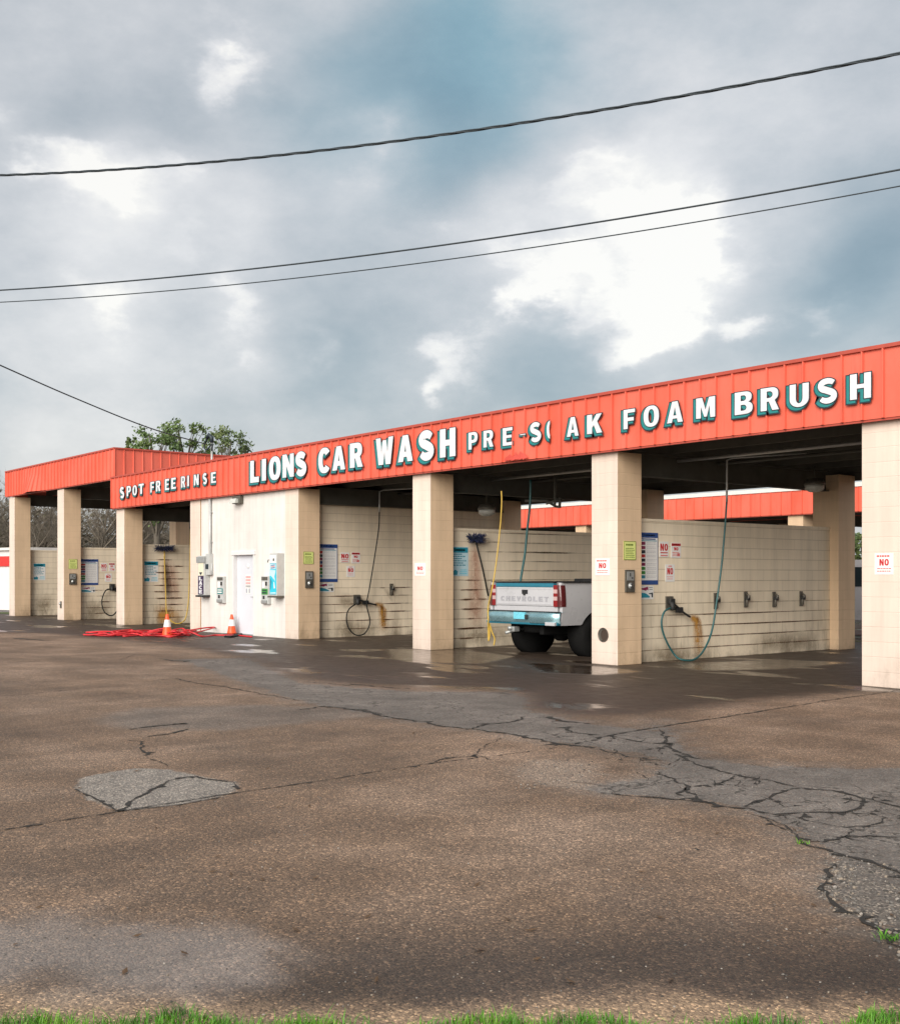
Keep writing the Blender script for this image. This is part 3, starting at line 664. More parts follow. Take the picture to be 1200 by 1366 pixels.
# office front with the door opening
da = onY(313, 769, .06).x; db = onY(341.5, 769, .06).x; DT = 2.10
mb = MB(); xa, xb = cx(4)+.345, cx(3)-.302; y0, y1 = .015, .2
mb.box(xa, da, y0, y1, 0, 3.6, 'office'); mb.box(db, xb, y0, y1, 0, 3.6, 'office'); mb.box(da, db, y0+.0005, y1, DT, 3.6, 'office')
mb.box(xa-.043, xa, .1, .2, 0, 3.6, 'column')
OF = mb.build('office_wall', WASH); OF['label'] = 'white painted front wall of the office with the door'
mb = MB(); mb.box(da+.05, db-.05, .11, .155, .02, DT-.05, 'door', .006); mb.box(da, db, .02, .16, -.01, .018, 'galv')
DOOR = mb.build('door', WASH)
mb = MB()
for a, b_ in ((da+.001, da+.05), (db-.05, db-.001)): mb.box(a, b_, -.004, .17, 0, DT-.05, 'office_plain', .006)
mb.box(da-.06, db+.06, -.02, .17, DT-.049, DT+.05, 'office_plain', .008); mb.build('door_frame', DOOR)
mb = MB(); hx = db-.14; mb.tube([(hx, .11, .98), (hx, .04, .98)], .022, 'galv', 12); mb.tube([(hx, .05, .98), (hx-.1, .045, .975)], .011, 'galv', 8); mb.build('handle', DOOR); mb = MB(); mb.lathe([(0, -.012), (.028, -.01), (.03, 0)], (hx, .11, 1.12), 'galv', 16, 'y'); mb.build('deadbolt', DOOR)
mb = MB(); mb.lathe([(0, -.02), (.05, -.015), (.06, 0)], (onY(331, 756, .11).x, .11, 1.76), 'sign_white', 20, 'y')
na, nb = onY(328, 769, .1).x, onY(333.7, 769, .1).x; r_ = random.Random(5)
mb.box(na-.02, nb+.02, .103, .1095, onY(331, 792, .1).z, onY(331, 767, .1).z, 'sign_white')
fn = lambda u, v, d: (u, .103-d, v)
for i in range(4):
    zt = onY(331, 768.5+i*4.1, .1).z; text(mb, 'I'*5, na, nb, zt-.055, zt, fn, 0, .002, 'sign_red' if i < 3 else 'ink', .5)
for i in range(2): mb.box(na+(nb-na)*(.0+.65*i), na+(nb-na)*(.3+.65*i), .1, .103, onY(331, 791, .1).z, onY(331, 785, .1).z, 'sign_grey')
mb.build('door_notice', DOOR)

# roofs
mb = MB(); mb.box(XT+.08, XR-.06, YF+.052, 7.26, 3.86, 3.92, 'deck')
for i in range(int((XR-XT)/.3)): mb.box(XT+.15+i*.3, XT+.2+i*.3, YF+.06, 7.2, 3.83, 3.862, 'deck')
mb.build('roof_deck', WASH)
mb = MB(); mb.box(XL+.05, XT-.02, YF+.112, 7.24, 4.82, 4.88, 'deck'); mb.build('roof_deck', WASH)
for k in range(-1, 8):
    z = 4.2 if k >= 6 else 3.25; zt = 4.62 if k >= 6 else 3.66
    mb = MB(); x = cx(k)+(.0 if k != 3 else .16)
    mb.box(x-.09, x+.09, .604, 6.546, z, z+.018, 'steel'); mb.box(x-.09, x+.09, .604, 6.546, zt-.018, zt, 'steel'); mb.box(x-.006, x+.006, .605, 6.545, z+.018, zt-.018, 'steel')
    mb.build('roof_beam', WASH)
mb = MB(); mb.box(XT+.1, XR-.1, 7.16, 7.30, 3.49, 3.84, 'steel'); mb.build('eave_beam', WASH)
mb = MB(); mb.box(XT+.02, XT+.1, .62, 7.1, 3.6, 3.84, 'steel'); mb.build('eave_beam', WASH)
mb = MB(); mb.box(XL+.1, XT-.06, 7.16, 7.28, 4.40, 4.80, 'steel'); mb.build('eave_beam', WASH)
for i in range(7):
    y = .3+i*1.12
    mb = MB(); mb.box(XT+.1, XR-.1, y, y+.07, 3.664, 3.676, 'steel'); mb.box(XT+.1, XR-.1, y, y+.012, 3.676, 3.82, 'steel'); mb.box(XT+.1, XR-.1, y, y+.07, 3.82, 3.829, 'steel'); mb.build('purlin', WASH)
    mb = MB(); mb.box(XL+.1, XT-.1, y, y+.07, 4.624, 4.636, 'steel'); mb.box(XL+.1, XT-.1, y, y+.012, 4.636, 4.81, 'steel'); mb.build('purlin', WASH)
for (xa, xb, y, z) in ((cx(4), XR-.5, 3.05, 3.60), (XL+.3, XT-.2, 3.05, 4.55), (cx(2), cx(-1), 1.9, 3.58)):
    mb = MB(); mb.tube([(xa, y, z), (xb, y, z)], .03, 'galv' if y < 2 else 'steel', 8); mb.build('water_pipe', WASH)
# stains on the walls
def stain(k, mat, path, w, face=.1):
    """a run of rust or dirt on the right face of wall k; path in photo pixels, w half widths in metres"""
    X = cx(k)+face+.004; P = [onX(a, b, X) for a, b in path]; out = []
    for a, b in zip(P[:-1], P[1:]): out += [a.lerp(b, i/6) for i in range(6)]
    out.append(P[-1]); N = len(out); vs = []; e = []
    for i, p in enumerate(out):
        d = (out[min(i+1, N-1)]-out[max(i-1, 0)]).normalized(); n = Vector((0, -d.z, d.y))
        ww = w[0]+(w[1]-w[0])*i/(N-1); ef = min(1, i/2.5, (N-1-i)/5)
        for t_, ee in ((-1.25, 0), (-.6, .6), (0, 1), (.6, .6), (1.25, 0)): q = p+n*t_*ww; vs.append((X, q.y, max(q.z, .01))); e.append(ee*ef)
    fs = [(5*i+j, 5*i+j+1, 5*i+j+6, 5*i+j+5) for i in range(N-1) for j in range(4)]
    mb = MB(); mb.add(vs, fs, mat); o = mb.build('stain', WALLS[k], fixn=False)
    at = o.data.attributes.new('edge', 'FLOAT', 'POINT'); at.data.foreach_set('value', np.array(e, np.float32)); return o
stain(1, 'rust', [(919, 822), (929, 828), (931, 850), (932, 882)], (.05, .20)); stain(1, 'rust', [(928, 822), (933, 830), (935, 862)], (.04, .07))
stain(3, 'rust', [(498, 805), (508, 808), (511, 830), (512, 845)], (.05, .17)); stain(3, 'rust', [(505, 806), (513, 814), (513, 840)], (.04, .10))
stain(3, 'soot', [(448, 800), (470, 803), (500, 800)], (.22, .12)); stain(3, 'soot', [(440, 838), (475, 840), (520, 838)], (.25, .2)); stain(3, 'soot', [(516, 796), (522, 790)], (.3, .2))
stain(2, 'rust_red', [(633, 722), (634, 760), (635, 810), (634, 845)], (.12, .30)); stain(2, 'soot', [(610, 848), (650, 847), (690, 845)], (.25, .25))
def joint_lines(k, px0, px1, z0, z1, mat, n, seed, hw=.02):
    r = random.Random(seed); X = cx(k)+.1; ya, yb = onX(px0, 800, X).y, onX(px1, 800, X).y; mb = MB(); vs = []; fs = []; e = []
    for i in range(n):
        z = round(r.uniform(z0, z1)/.203)*.203; L_ = (yb-ya)*r.uniform(.12, .5); y0 = r.uniform(ya, yb-L_); w = hw*r.uniform(.35, .9); k0 = len(vs); N = 9; dz_ = r.uniform(-.006, .006); X_ = X+.004+.0002*i
        for j in range(N):
            y = y0+L_*j/(N-1); ef = min(1, j/2, (N-1-j)/2)
            for t_, ee in ((-1, 0), (0, 1), (1, 0)): vs.append((X_, y, z+dz_+t_*w)); e.append(ee*ef)
        fs += [(k0+3*j+q, k0+3*j+q+1, k0+3*j+q+4, k0+3*j+q+3) for j in range(N-1) for q in range(2)]
    mb.add(vs, fs, mat); o = mb.build('stain', WALLS[k], fixn=False); at = o.data.attributes.new('edge', 'FLOAT', 'POINT'); at.data.foreach_set('value', np.array(e, np.float32))
joint_lines(5, 203, 247, .2, 2.0, 'rust_dark', 75, 1, .035); joint_lines(2, 606, 650, .2, 1.4, 'rust_dark', 45, 2, .03); joint_lines(2, 640, 780, 1.4, 2.4, 'soot', 26, 3, .03)
joint_lines(3, 505, 548, .2, 1.3, 'rust_dark', 40, 4, .022); joint_lines(3, 428, 500, .2, 1.1, 'rust_dark', 30, 5, .018); joint_lines(1, 862, 1100, .2, .9, 'rust_dark', 34, 6, .016); joint_lines(6, 112, 150, .2, 1.0, 'rust_dark', 24, 7, .025)
stain(5, 'rust_dark', [(220, 745), (222, 775), (223, 800)], (.10, .22))
stain(5, 'rust_red', [(224, 745), (228, 780), (230, 815)], (.25, .35)); stain(5, 'rust', [(206, 825), (222, 820), (246, 826)], (.35, .3))
stain(7, 'soot', [(46, 812), (60, 806), (76, 812)], (.4, .4)); stain(6, 'soot', [(112, 815), (130, 812), (154, 815)], (.3, .3)); pass
stain(1, 'soot', [(860, 872), (900, 878), (960, 872)], (.2, .2)); stain(1, 'soot', [(1000, 858), (1060, 856), (1100, 855)], (.2, .2))
# small things on column faces
mb = MB(); h = onY(804.5, 847, -.001); mb.lathe([(.118, -.002), (.124, -.010), (.110, -.012), (.106, -.002)], (h.x, 0, h.z), 'coin', 28, 'y', False); mb.lathe([(0, -.004), (.106, -.003)], (h.x, 0, h.z), 'hole_shade', 28, 'y', False)  # flat dark disc paints the shade inside the pocket; column is uncut
mb.prism([arc(h.x-.03, h.z, .06, .10, 100, 260, 8)+arc(h.x+.01, h.z, .06, .09, 250, 110, 8)], lambda u, v, d: (u, -d, v), .004, .012, 'coin')
tag(mb.build('drain_pocket'), 'round pipe pocket low in the column beside the pickup', 'pipe')
mb = MB(); h = onY(81.6, 806, -.001); mb.box(h.x-.06, h.x+.06, -.03, .0, h.z-.14, h.z+.1, 'coin', .01); mb.lathe([(0, -.06), (.04, -.055), (.05, 0)], (h.x, -.02, h.z+.02), 'galv', 12, 'y'); mb.build('tap_box'); tag(bpy.data.objects['tap_box'], 'small dark tap box low on the left end column', 'tap')

# ------------------------------------------------------------------ wash bay fittings
def sign(name, label, group, frame, W, H, paint, cat='sign', back='sign_white', th=.006):
    """flat printed board; frame(u, v, d) puts board coordinates in the world"""
    mb = MB()
    def rect(u0, u1, v0, v1, mat, d=.0015, base=th): mb.prism([[(u0*W, v0*H), (u1*W, v0*H), (u1*W, v1*H), (u0*W, v1*H)]], frame, base, base+d, mat)
    mb.prism([[(0, 0), (W, 0), (W, H), (0, H)]], frame, .001, th, back)
    paint(mb, rect, lambda s, u0, u1, v0, v1, mat: text(mb, s, u0*W, u1*W, v0*H, v1*H, frame, th, th+.002, mat), W, H, frame)
    return tag(mb.build(name), label, cat, group)
def frameY(o, Y): return lambda u, v, d: (o.x+u, Y-d, o.z+v)
def frameX(o, X): return lambda u, v, d: (X+d, o.y+u, o.z+v)
def onfront(px0, px1, py0, py1, Y=0.):
    xm = (px0+px1)/2; a = onY(px0, py1, Y); b_ = onY(px1, py1, Y); z0 = onY(xm, py1, Y).z; z1 = onY(xm, py0, Y).z
    return frameY(Vector((a.x, Y, z0)), Y), b_.x-a.x, z1-z0
def onside(px0, px1, py0, py1, X):
    xm = (px0+px1)/2; a = onX(px0, py1, X); b_ = onX(px1, py1, X); z0 = onX(xm, py1, X).z; z1 = onX(xm, py0, X).z
    return frameX(Vector((X, a.y, z0)), X), b_.y-a.y, z1-z0
def lines(rect, u0, u1, v0, v1, n, mat, fill=.5, seed=1):
    r = random.Random(seed); s = (v1-v0)/n
    for i in range(n):
        x = u0+(u1-u0)*r.uniform(0, .08)
        e = u1-(u1-u0)*r.uniform(0, .12)
        while x < e-.01:
            w = (u1-u0)*r.uniform(.08, .2); rect(x, min(e, x+w), v0+s*(i+.5-fill/2), v0+s*(i+.5+fill/2), mat); x += w+(u1-u0)*.035
def p_no(top=True):
    def p(mb, rect, txt, W, H, fr):
        if top: lines(rect, .1, .9, .8, .93, 1, 'sign_pink', .7)
        txt('NO', .26, .76, .42, .73, 'sign_red'); lines(rect, .12, .9, .1, .34, 2, 'sign_pink', .4, 3)
    return p
def p_no_big(mb, rect, txt, W, H, fr): txt('NO', .08, .92, .40, .86, 'sign_red'); rect(.1, .9, .24, .31, 'sign_red'); rect(.12, .88, .06, .13, 'sign_pink')
def p_notice(mb, rect, txt, W, H, fr):
    rect(.04, .96, .78, .95, 'sign_red'); lines(rect, .1, .9, .80, .93, 1, 'sign_white', .4); txt('NO', .3, .72, .48, .70, 'sign_red'); lines(rect, .12, .8, .08, .40, 3, 'sign_pink', .45, 8); rect(.62, .9, .1, .3, 'sign_pink')
def p_no_low(mb, rect, txt, W, H, fr): lines(rect, .3, .75, .85, .95, 1, 'sign_pink', .6); txt('NO', .18, .82, .42, .80, 'sign_red'); lines(rect, .15, .85, .1, .34, 2, 'sign_pink', .3, 5)
def p_lime(mb, rect, txt, W, H, fr):
    rect(0, 1, 0, .03, 'lime_ink'); rect(0, 1, .97, 1, 'lime_ink'); rect(0, .04, .031, .969, 'lime_ink'); rect(.96, 1, .031, .969, 'lime_ink'); lines(rect, .15, .85, .72, .9, 1, 'lime_ink', .5); lines(rect, .12, .88, .1, .66, 6, 'lime_ink', .35, 4)
def p_menu(cols):
    def p(mb, rect, txt, W, H, fr):
        rect(0, 1, .90, 1, 'sign_blue'); lines(rect, .12, .9, .925, .975, 1, 'sign_paleblue', .5, 2); rect(0, .86, .865, .885, 'sign_blue'); rect(0, 1, 0, .085, 'sign_blue'); rect(.0, .92, .835, .85, 'sign_teal')
        rect(.97, 1, .086, .899, 'sign_blue'); n = len(cols)
        for i, c in enumerate(cols):
            v1 = .82-i*.72/n; v0 = v1-.72/n*.72; rect(.02, .3, v0, v1, c); lines(rect, .06, .27, v0+.02, v1-.02, 1, 'sign_white', .3, i)
            lines(rect, .36, .92, v0, v1, 2, 'sign_grey', .22, i+9)
    return p
CA = ['sign_magenta', 'sign_magenta', 'ink', 'sign_red', 'ink', 'sign_magenta', 'sign_green', 'sign_green', 'sign_teal']
CB = ['sign_red', 'ink', 'sign_magenta', 'sign_blue', 'sign_red', 'sign_green', 'sign_green', 'sign_teal']
def p_gun(mb, rect, txt, W, H, fr):
    mb.prism([[(.05*W, .78*H), (.45*W, .62*H), (.5*W, .72*H), (.62*W, .66*H), (.6*W, .95*H), (.4*W, .88*H)]], fr, .006, .0075, 'sign_magenta')
    lines(rect, .66, .95, .66, .95, 2, 'ink', .3, 2); mb.prism([[(.04*W, .12*H), (.72*W, .12*H), (.72*W, .22*H), (.5*W, .40*H), (.3*W, .48*H), (.04*W, .48*H)]], fr, .006, .0075, 'sign_teal')
    mb.prism([[(.66*W, .44*H), (.95*W, .50*H), (.95*W, .14*H), (.86*W, .14*H), (.84*W, .38*H), (.66*W, .38*H)]], fr, .006, .0075, 'ink')
def p_blue(mb, rect, txt, W, H, fr):
    rect(.02, .98, .80, .98, 'sign_teal'); lines(rect, .12, .9, .83, .95, 1, 'sign_white', .6, 2)
    for i in range(6): lines(rect, .06, .94 if i % 2 else .7, .72-i*.075, .775-i*.075, 1, 'sign_teal', .6, i)
    mb.prism([[(.03*W, .04*H), (.36*W, .04*H), (.4*W, .16*H), (.25*W, .22*H), (.14*W, .17*H), (.03*W, .2*H)]], fr, .006, .0075, 'sign_teal'); lines(rect, .5, .95, .05, .24, 3, 'sign_cyan', .4, 7)
GN = 'small red and white no-entry style notices on walls and columns'
def F1(n, lab, grp, a, paint, **k): f, W, H = onfront(*a); return sign(n, lab, grp, f, W, H, paint, **k)
def S1(n, lab, grp, a, X, paint, **k): f, W, H = onside(*a, X); return sign(n, lab, grp, f, W, H, paint, **k)
GN = 'red NO notices'; GB = 'price menu boards'; GL = 'lime notices on columns'; GG = 'spray gun panels below the menu boards'; GI = 'blue instruction signs'
F1('notice_sign', 'white NO notice with red lettering on the nearest column at the right edge', GN, (1166.5, 1191.5, 738, 766.5), p_no())
F1('notice_sign', 'white NO notice with red lettering on the column right of the pickup', GN, (794, 813, 745, 767.5), p_no())
F1('notice_sign', 'faded white NO notice on the column just left of the pickup bay', GN, (553.5, 567.5, 751, 768), p_no(False))
X1 = cx(1)+.1; X3 = cx(3)+.1; X2 = cx(2)+.1; X5 = cx(5)+.1; X6 = cx(6)+.1; X7 = cx(7)+.1
S1('notice_sign', 'bold red NO notice right beside the menu board in the bay right of the pickup', GN, (879, 891, 722.5, 743), X1, p_no_big)
S1('notice_sign', 'curling notice with red header, upper right of three right of the pickup', GN, (894.5, 907.5, 724, 744), X1, p_notice)
S1('notice_sign', 'lowest NO notice of the three on the wall in the bay right of the pickup', GN, (887, 899, 753, 776), X1, p_no_low)
S1('notice_sign', 'bold red NO notice beside the menu board in the bay between office and pickup', GN, (454, 465.5, 737, 750.5), X3, p_no_big)
S1('notice_sign', 'notice with red header, upper right of three on the office side wall', GN, (468.5, 480, 736.5, 751.5), X3, p_notice)
S1('notice_sign', 'lowest NO notice of the three in the bay between office and pickup', GN, (462, 473, 755, 769.5), X3, p_no_low)
S1('notice_sign', 'small upper left NO notice in the tall bay left of the rinse bay', GN, (134.5, 142.5, 751, 762), X6, p_no_big)
S1('notice_sign', 'small notice with red header in the tall bay left of the rinse bay', GN, (145, 153, 751, 762), X6, p_notice)
S1('notice_sign', 'lowest small NO notice in the tall bay left of the rinse bay', GN, (140, 149, 765, 776), X6, p_no_low)
S1('lime_sign', 'lime green notice on the column side above the coin box right of the pickup', GL, (831.5, 847.5, 722, 747), cx(1)+.3, p_lime, back='lime')
S1('lime_sign', 'lime green notice on the office corner column beside the menu board', GL, (404.5, 418, 736, 752.5), cx(3)+.3, p_lime, back='lime')
S1('lime_sign', 'small lime green notice on the column in the tall bays at left', GL, (91.5, 103, 746, 759), cx(6)+.3, p_lime, back='lime')
S1('menu_board', 'tall price menu board with blue ends in the bay right of the pickup', GB, (852.5, 877, 710.5, 780), X1, p_menu(CA))
S1('menu_board', 'price menu board with blue ends on the office side wall', GB, (421, 450, 726, 776.5), X3, p_menu(CB))
S1('menu_board', 'small distant price menu board in the tall bay left of the rinse bay', GB, (106, 131, 746, 780.5), X6, p_menu(CB))
S1('gun_sign', 'white panel with spray gun drawing under the menu board right of the pickup', GG, (852.5, 871, 781.5, 799.5), X1, p_gun)
S1('gun_sign', 'white panel with spray gun drawing under the menu board on the office side wall', GG, (421.5, 445, 778, 790), X3, p_gun)
S1('gun_sign', 'small distant panel with spray gun drawing under the menu board in the tall bay', GG, (108, 127, 783, 790.5), X6, p_gun)
S1('instruction_sign', 'blue headed instruction sign beside the brush in the pickup bay', GI, (601, 624, 729.5, 768.5), X2, p_blue, back='sign_paleblue')
S1('instruction_sign', 'blue headed instruction sign in the bay under SPOT FREE RINSE', GI, (192, 211, 748.5, 776.5), X5, p_blue)
S1('instruction_sign', 'small blue headed instruction sign in the leftmost tall bay', GI, (44.5, 60.5, 751.5, 774), X7, p_blue)

def coin_box(a, X, label):
    f, W, H = onside(*a, X); o = Vector(f(0, 0, 0)); t = thing('coin_box', label, 'coin box', o, 0, 'coin boxes on bay columns'); mb = MB(); g = lambda u, v, d: (d, u, v)
    mb.box(0, .035, 0, W, 0, H, 'coin', .008); mb.build('box', t)
    mb = MB(); mb.box(.035, .042, W*.12, W*.88, H*.52, H*.92, 'galv', .003); mb.box(.042, .045, W*.42, W*.5, H*.7, H*.85, 'black'); mb.box(.042, .046, W*.6, W*.75, H*.6, H*.66, 'black'); mb.build('coin_plate', t)
    mb = MB(); mb.lathe([(.055, 0), (.05, .012), (.012, .02), (.012, .035), (0, .036)], (.036, W*.5, H*.28), 'galv', 18, 'x'); mb.box(.05, .075, W*.47, W*.53, H*.2, H*.38, 'black', .003); mb.build('dial', t)
coin_box((832.5, 844.5, 760, 790), cx(1)+.3, 'dark steel coin box with dial on the column right of the pickup')
coin_box((406.5, 417, 762, 784.5), cx(3)+.3, 'dark steel coin box with dial on the office corner column')
coin_box((92, 101.5, 765, 780), cx(6)+.3, 'small distant coin box on the column in the tall bays at left')

def smooth(P, n=8):
    P = [Vector(p) for p in P]; Q = [P[0]*2-P[1]]+P+[P[-1]*2-P[-2]]; out = []
    for i in range(1, len(Q)-2):
        a, b, c, d = Q[i-1:i+3]
        for k in range(n):
            t = k/n; out.append(.5*((2*b)+(c-a)*t+(2*a-5*b+4*c-d)*t*t+(3*b-a-3*c+d)*t**3))
    out.append(P[-1]); return out
def wand(X, hold, tip, hose, hosemat, label, top, boom=True, r=.018):
    """holder on the wall, spray wand hanging in it, hose looping up to the ceiling boom"""
    h = onX(*hold, X+.06); t = thing('wash_wand', label, 'spray wand', h, 0, 'wash wands on the bay walls'); L = lambda p: Vector(p)-h
    mb = MB(); mb.box(-.055, -.03, -.1, .1, -.09, .14, 'coin', .008); mb.tube([(-.03, -.02, .05), (.05, -.03, .0), (.08, -.05, -.1)], .045, 'black', 10); mb.box(-.03, .05, -.07, .06, .0, .1, 'black', .02); mb.build('holder', t)
    e = L(onX(*tip, X+.09)); mb = MB(); m_ = e*.45; mb.tube(smooth([(.04, 0, .02), m_*.7+Vector((.02, 0, .01)), m_, e], 4), .02, 'black', 8); mb.box(m_.x-.03, m_.x+.03, m_.y-.1, m_.y+.07, m_.z-.05, m_.z+.05, 'black_shiny', .015); mb.build('wand', t)
    pts = [L(onX(a, b, X+o)) for a, b, o in hose]
    mb = MB(); P = smooth([(.04, 0, -.05)]+pts if hose[0][1] > 0 else pts, 7); mb.tube(P, r, hosemat, 8); mb.build('hose', t)
    if boom:
        e = pts[-1]; zc = 3.66-h.z; mb = MB(); mb.tube([e-Vector((0, 0, .02)), e+Vector((0, 0, .1)), (e.x, e.y, zc-.04), (e.x+.1, e.y+.05, zc), (e.x+1.4, e.y+.4, zc)], .02, 'galv', 8); mb.build('boom', t)
wand(X1, (895, 806), (920, 823), [(886, 816, .12), (882, 832, .12), (887, 852, .13), (899, 873, .16), (909, 880, .3), (925, 880, .35), (938, 868, .3), (949, 842, .25), (956, 800, .22), (962, 755, .22), (966, 712, .25), (969, 668, .3)], 'hose_teal', 'spray wand with teal green hose in the bay right of the pickup', None, r=.017)
wand(X3, (477, 801), (502, 807), [(466, 812, .12), (462, 824, .12), (465, 838, .13), (474, 847, .16), (485, 846, .18), (492, 836, .18), (493, 825, .18), (489, 806, .18), (493, 783, .18), (500, 740, .2), (505, 705, .22), (506, 682, .25)], 'hose_black', 'spray wand with black looping hose on the office side wall', None, r=.016)
wand(X6, (150, 784), (155, 789), [(142, 787, .12), (137, 796, .12), (136, 806, .12), (139, 816, .14), (146, 821, .16), (153, 819, .16), (158, 808, .18), (160, 780, .2), (162, 730, .25), (163, 692, .3)], 'hose_black', 'small distant spray wand and hose loop in the tall bay left of the rinse bay', None, boom=False, r=.022)
# hoses hanging by the pickup and rinse brush
def hang(name, label, pts, mat, r, grp='hoses hanging from the bay ceiling'):
    mb = MB(); mb.tube(smooth(pts, 7), r, mat, 8); return tag(mb.build(name), label, 'hose', grp)
def dz(px, py, d): return atZ(px, py, d)
hang('hanging_hose', 'yellow hose hanging beside the left tail lamp of the pickup', [dz(668.5, 655, 21.6), dz(669, 668, 21.6), dz(668, 690, 21.6), dz(667, 702, 21.6), dz(663, 740, 21.5), dz(658, 775, 21.4), dz(654, 795, 21.2), dz(651, 810, 20.7), dz(651, 825, 20.55), dz(651, 840, 20.6), dz(651.5, 855, 20.6), dz(653, 846, 20.6), dz(652.5, 832, 20.6), dz(656, 843, 20.6), dz(659.5, 852, 20.6), dz(658.5, 861, 20.6)], 'hose_yellow', .0125)
hang('hanging_hose', 'dark teal hose hanging into the pickup bed', [dz(707.5, 640, 23.5), dz(707, 668, 23.5), dz(705, 690, 23.5), dz(703, 706, 23.5), dz(700, 738, 23.5), dz(696.5, 760, 23.5), dz(694, 776, 23.5), dz(693, 800, 23.5)], 'hose_teal', .024)
def brush(X, head, foot, label, mathandle, wd=1.):
    a = onX(*head, X+.08); b_ = onX(*foot, X+.05); t = thing('foam_brush', label, 'brush', a, 0, 'foam brushes on the bay walls')
    mb = MB(); mb.box(-.05, .06, -.13*wd, .13*wd, -.02, .05, 'black', .015)
    for _ in range(420):
        y = random.uniform(-.15, .15)*wd; q = Vector((random.uniform(-.05, .06), y, 0)); d = Vector((random.gauss(.03, .05), y*.5+random.gauss(0, .04), random.uniform(-.1, .13)))
        mb.tube([q, q+d], .004, 'bristle', 3, False)
    mb.build('brush_head', t); mb = MB(); d = b_-a; mb.tube([(0, 0, -.02), d*.5+Vector((.02, 0, 0)), d], .017, mathandle, 8); mb.build('handle', t)
brush(X2, (634, 719), (651, 795), 'dark blue foam brush with long handle on the wall left of the pickup', 'hose_black')
brush(X5, (219, 732), (221, 793), 'wide dark foam brush over the rust streaks in the rinse bay', 'hose_yellow', 1.5)
P5 = [onX(a, b, X5+o) for a, b, o in ((219, 742, .1), (221, 790, .12), (222, 815, .14), (226, 826, .2), (235, 832, .3), (243, 830, .34), (248, 823, .32), (251.5, 800, .3), (253, 760, .3), (254, 705, .3))]
hang('hanging_hose', 'yellow hose looping low in the bay under SPOT FREE RINSE', P5, 'hose_yellow', .018)
for (px, py, lab) in ((953.5, 801, 'first mat clamp, partly behind the teal hose, on the wall right of the pickup'), (993.5, 799, 'second mat clamp from the left on the wall right of the pickup'), (1031.5, 799, 'third mat clamp from the left on the wall right of the pickup'), (1067.5, 798, 'last mat clamp before the rear column on the wall right of the pickup'), (521.5, 786, 'single mat clamp above rust stains on the office side wall')):
    X = X1 if px > 800 else X3; h = onX(px, py, X); mb = MB()
    mb.box(X, X+.02, h.y-.05, h.y+.05, h.z-.16, h.z+.14, 'coin', .006); mb.tube([(X+.02, h.y, h.z+.1), (X+.09, h.y+.01, h.z+.06), (X+.05, h.y-.01, h.z-.02), (X+.07, h.y-.03, h.z-.14)], .022, 'coin', 8); mb.box(X+.02, X+.08, h.y-.03, h.y+.06, h.z-.03, h.z+.05, 'black', .01)
    tag(mb.build('mat_clamp'), lab, 'clamp', 'mat clamps on the bay walls')

# ------------------------------------------------------------------ on the office front
def onF(px, py): return onY(px, py, .015)
FACE = [0.]
def onF(px, py): return onY(px, py, .015-FACE[0])
def boxF(mb, a, d0, d1, mat, c=.006):
    p, q = onF(a[0], a[3]), onF(a[1], a[3]); xm = (a[0]+a[1])/2; mb.box(p.x, q.x, .014-d1, .014-d0, onF(xm, a[3]).z, onF(xm, a[2]).z, mat, c)
def fnF(d0): return lambda u, v, d: (u, .014-d0-d, v)
# sign-fronted vending machine on the left column
FACE[0] = .16; t = thing('vacuum_vendor', 'tall narrow white vending box with dark lettered strip on the left office corner', 'vending machine', (0, 0, 0))
mb = MB(); boxF(mb, (263.5, 273, 741.5, 794), .0, .16, 'grey_box', .01); mb.build('case', t)
mb = MB(); boxF(mb, (262.8, 273.5, 742.5, 751), .16, .19, 'galv', .01); mb.build('hood', t)
mb = MB(); boxF(mb, (264.7, 271.6, 751, 768), .16, .172, 'cream', .004); p, q = onF(266, 764), onF(270.5, 764); zt = onF(268, 763.5).z; mb.prism([[(p.x, zt), (q.x, zt), ((p.x+q.x)/2-.0, zt-.08)]], fnF(.172), 0, .003, 'ink'); mb.build('panel', t)
mb = MB(); boxF(mb, (264.7, 271.6, 768.3, 793), .16, .172, 'purple', .004)
p, q = onF(266.2, 770), onF(270.3, 770); fn = fnF(.172)
for i, c in enumerate('LACE'):
    zt = onF(268, 769.5+i*5.8).z; zb = onF(268, 774.3+i*5.8).z; ls = place_glyph(c, p.x, q.x, zb, zt); mb.prism(ls, fn, 0, .003, 'white')
mb.build('lettered_strip', t)
mb = MB(); boxF(mb, (263.2, 273.2, 794, 796.5), .0, .22, 'black_shiny', .01); mb.build('tray', t)
FACE[0] = .12; mb = MB(); boxF(mb, (274.2, 279.2, 738.5, 767), .0, .12, 'grey_box', .008); boxF(mb, (275.2, 278, 752.5, 759), .12, .15, 'ink', .008); tag(mb.build('meter_box'), 'pale grey electric meter box under the conduit on the office front', 'electric box')
FACE[0] = 0.; mb = MB(); a = onF(282.5, 767); zt = 3.58; mb.tube([(a.x, -.04, onF(282, 767).z), (a.x, -.04, zt)], .035, 'grey_box', 12); mb.tube([(a.x+.09, -.035, onF(282, 767).z), (a.x+.09, -.035, onF(282, 752).z)], .02, 'grey_box', 8)
for z in (1.6, 2.4, 3.2): mb.box(a.x-.06, a.x+.06, -.02, .012, z, z+.03, 'galv', .004)
tag(mb.build('conduit'), 'grey conduit pipe running up the office front to the fascia', 'pipe')
FACE[0] = .08
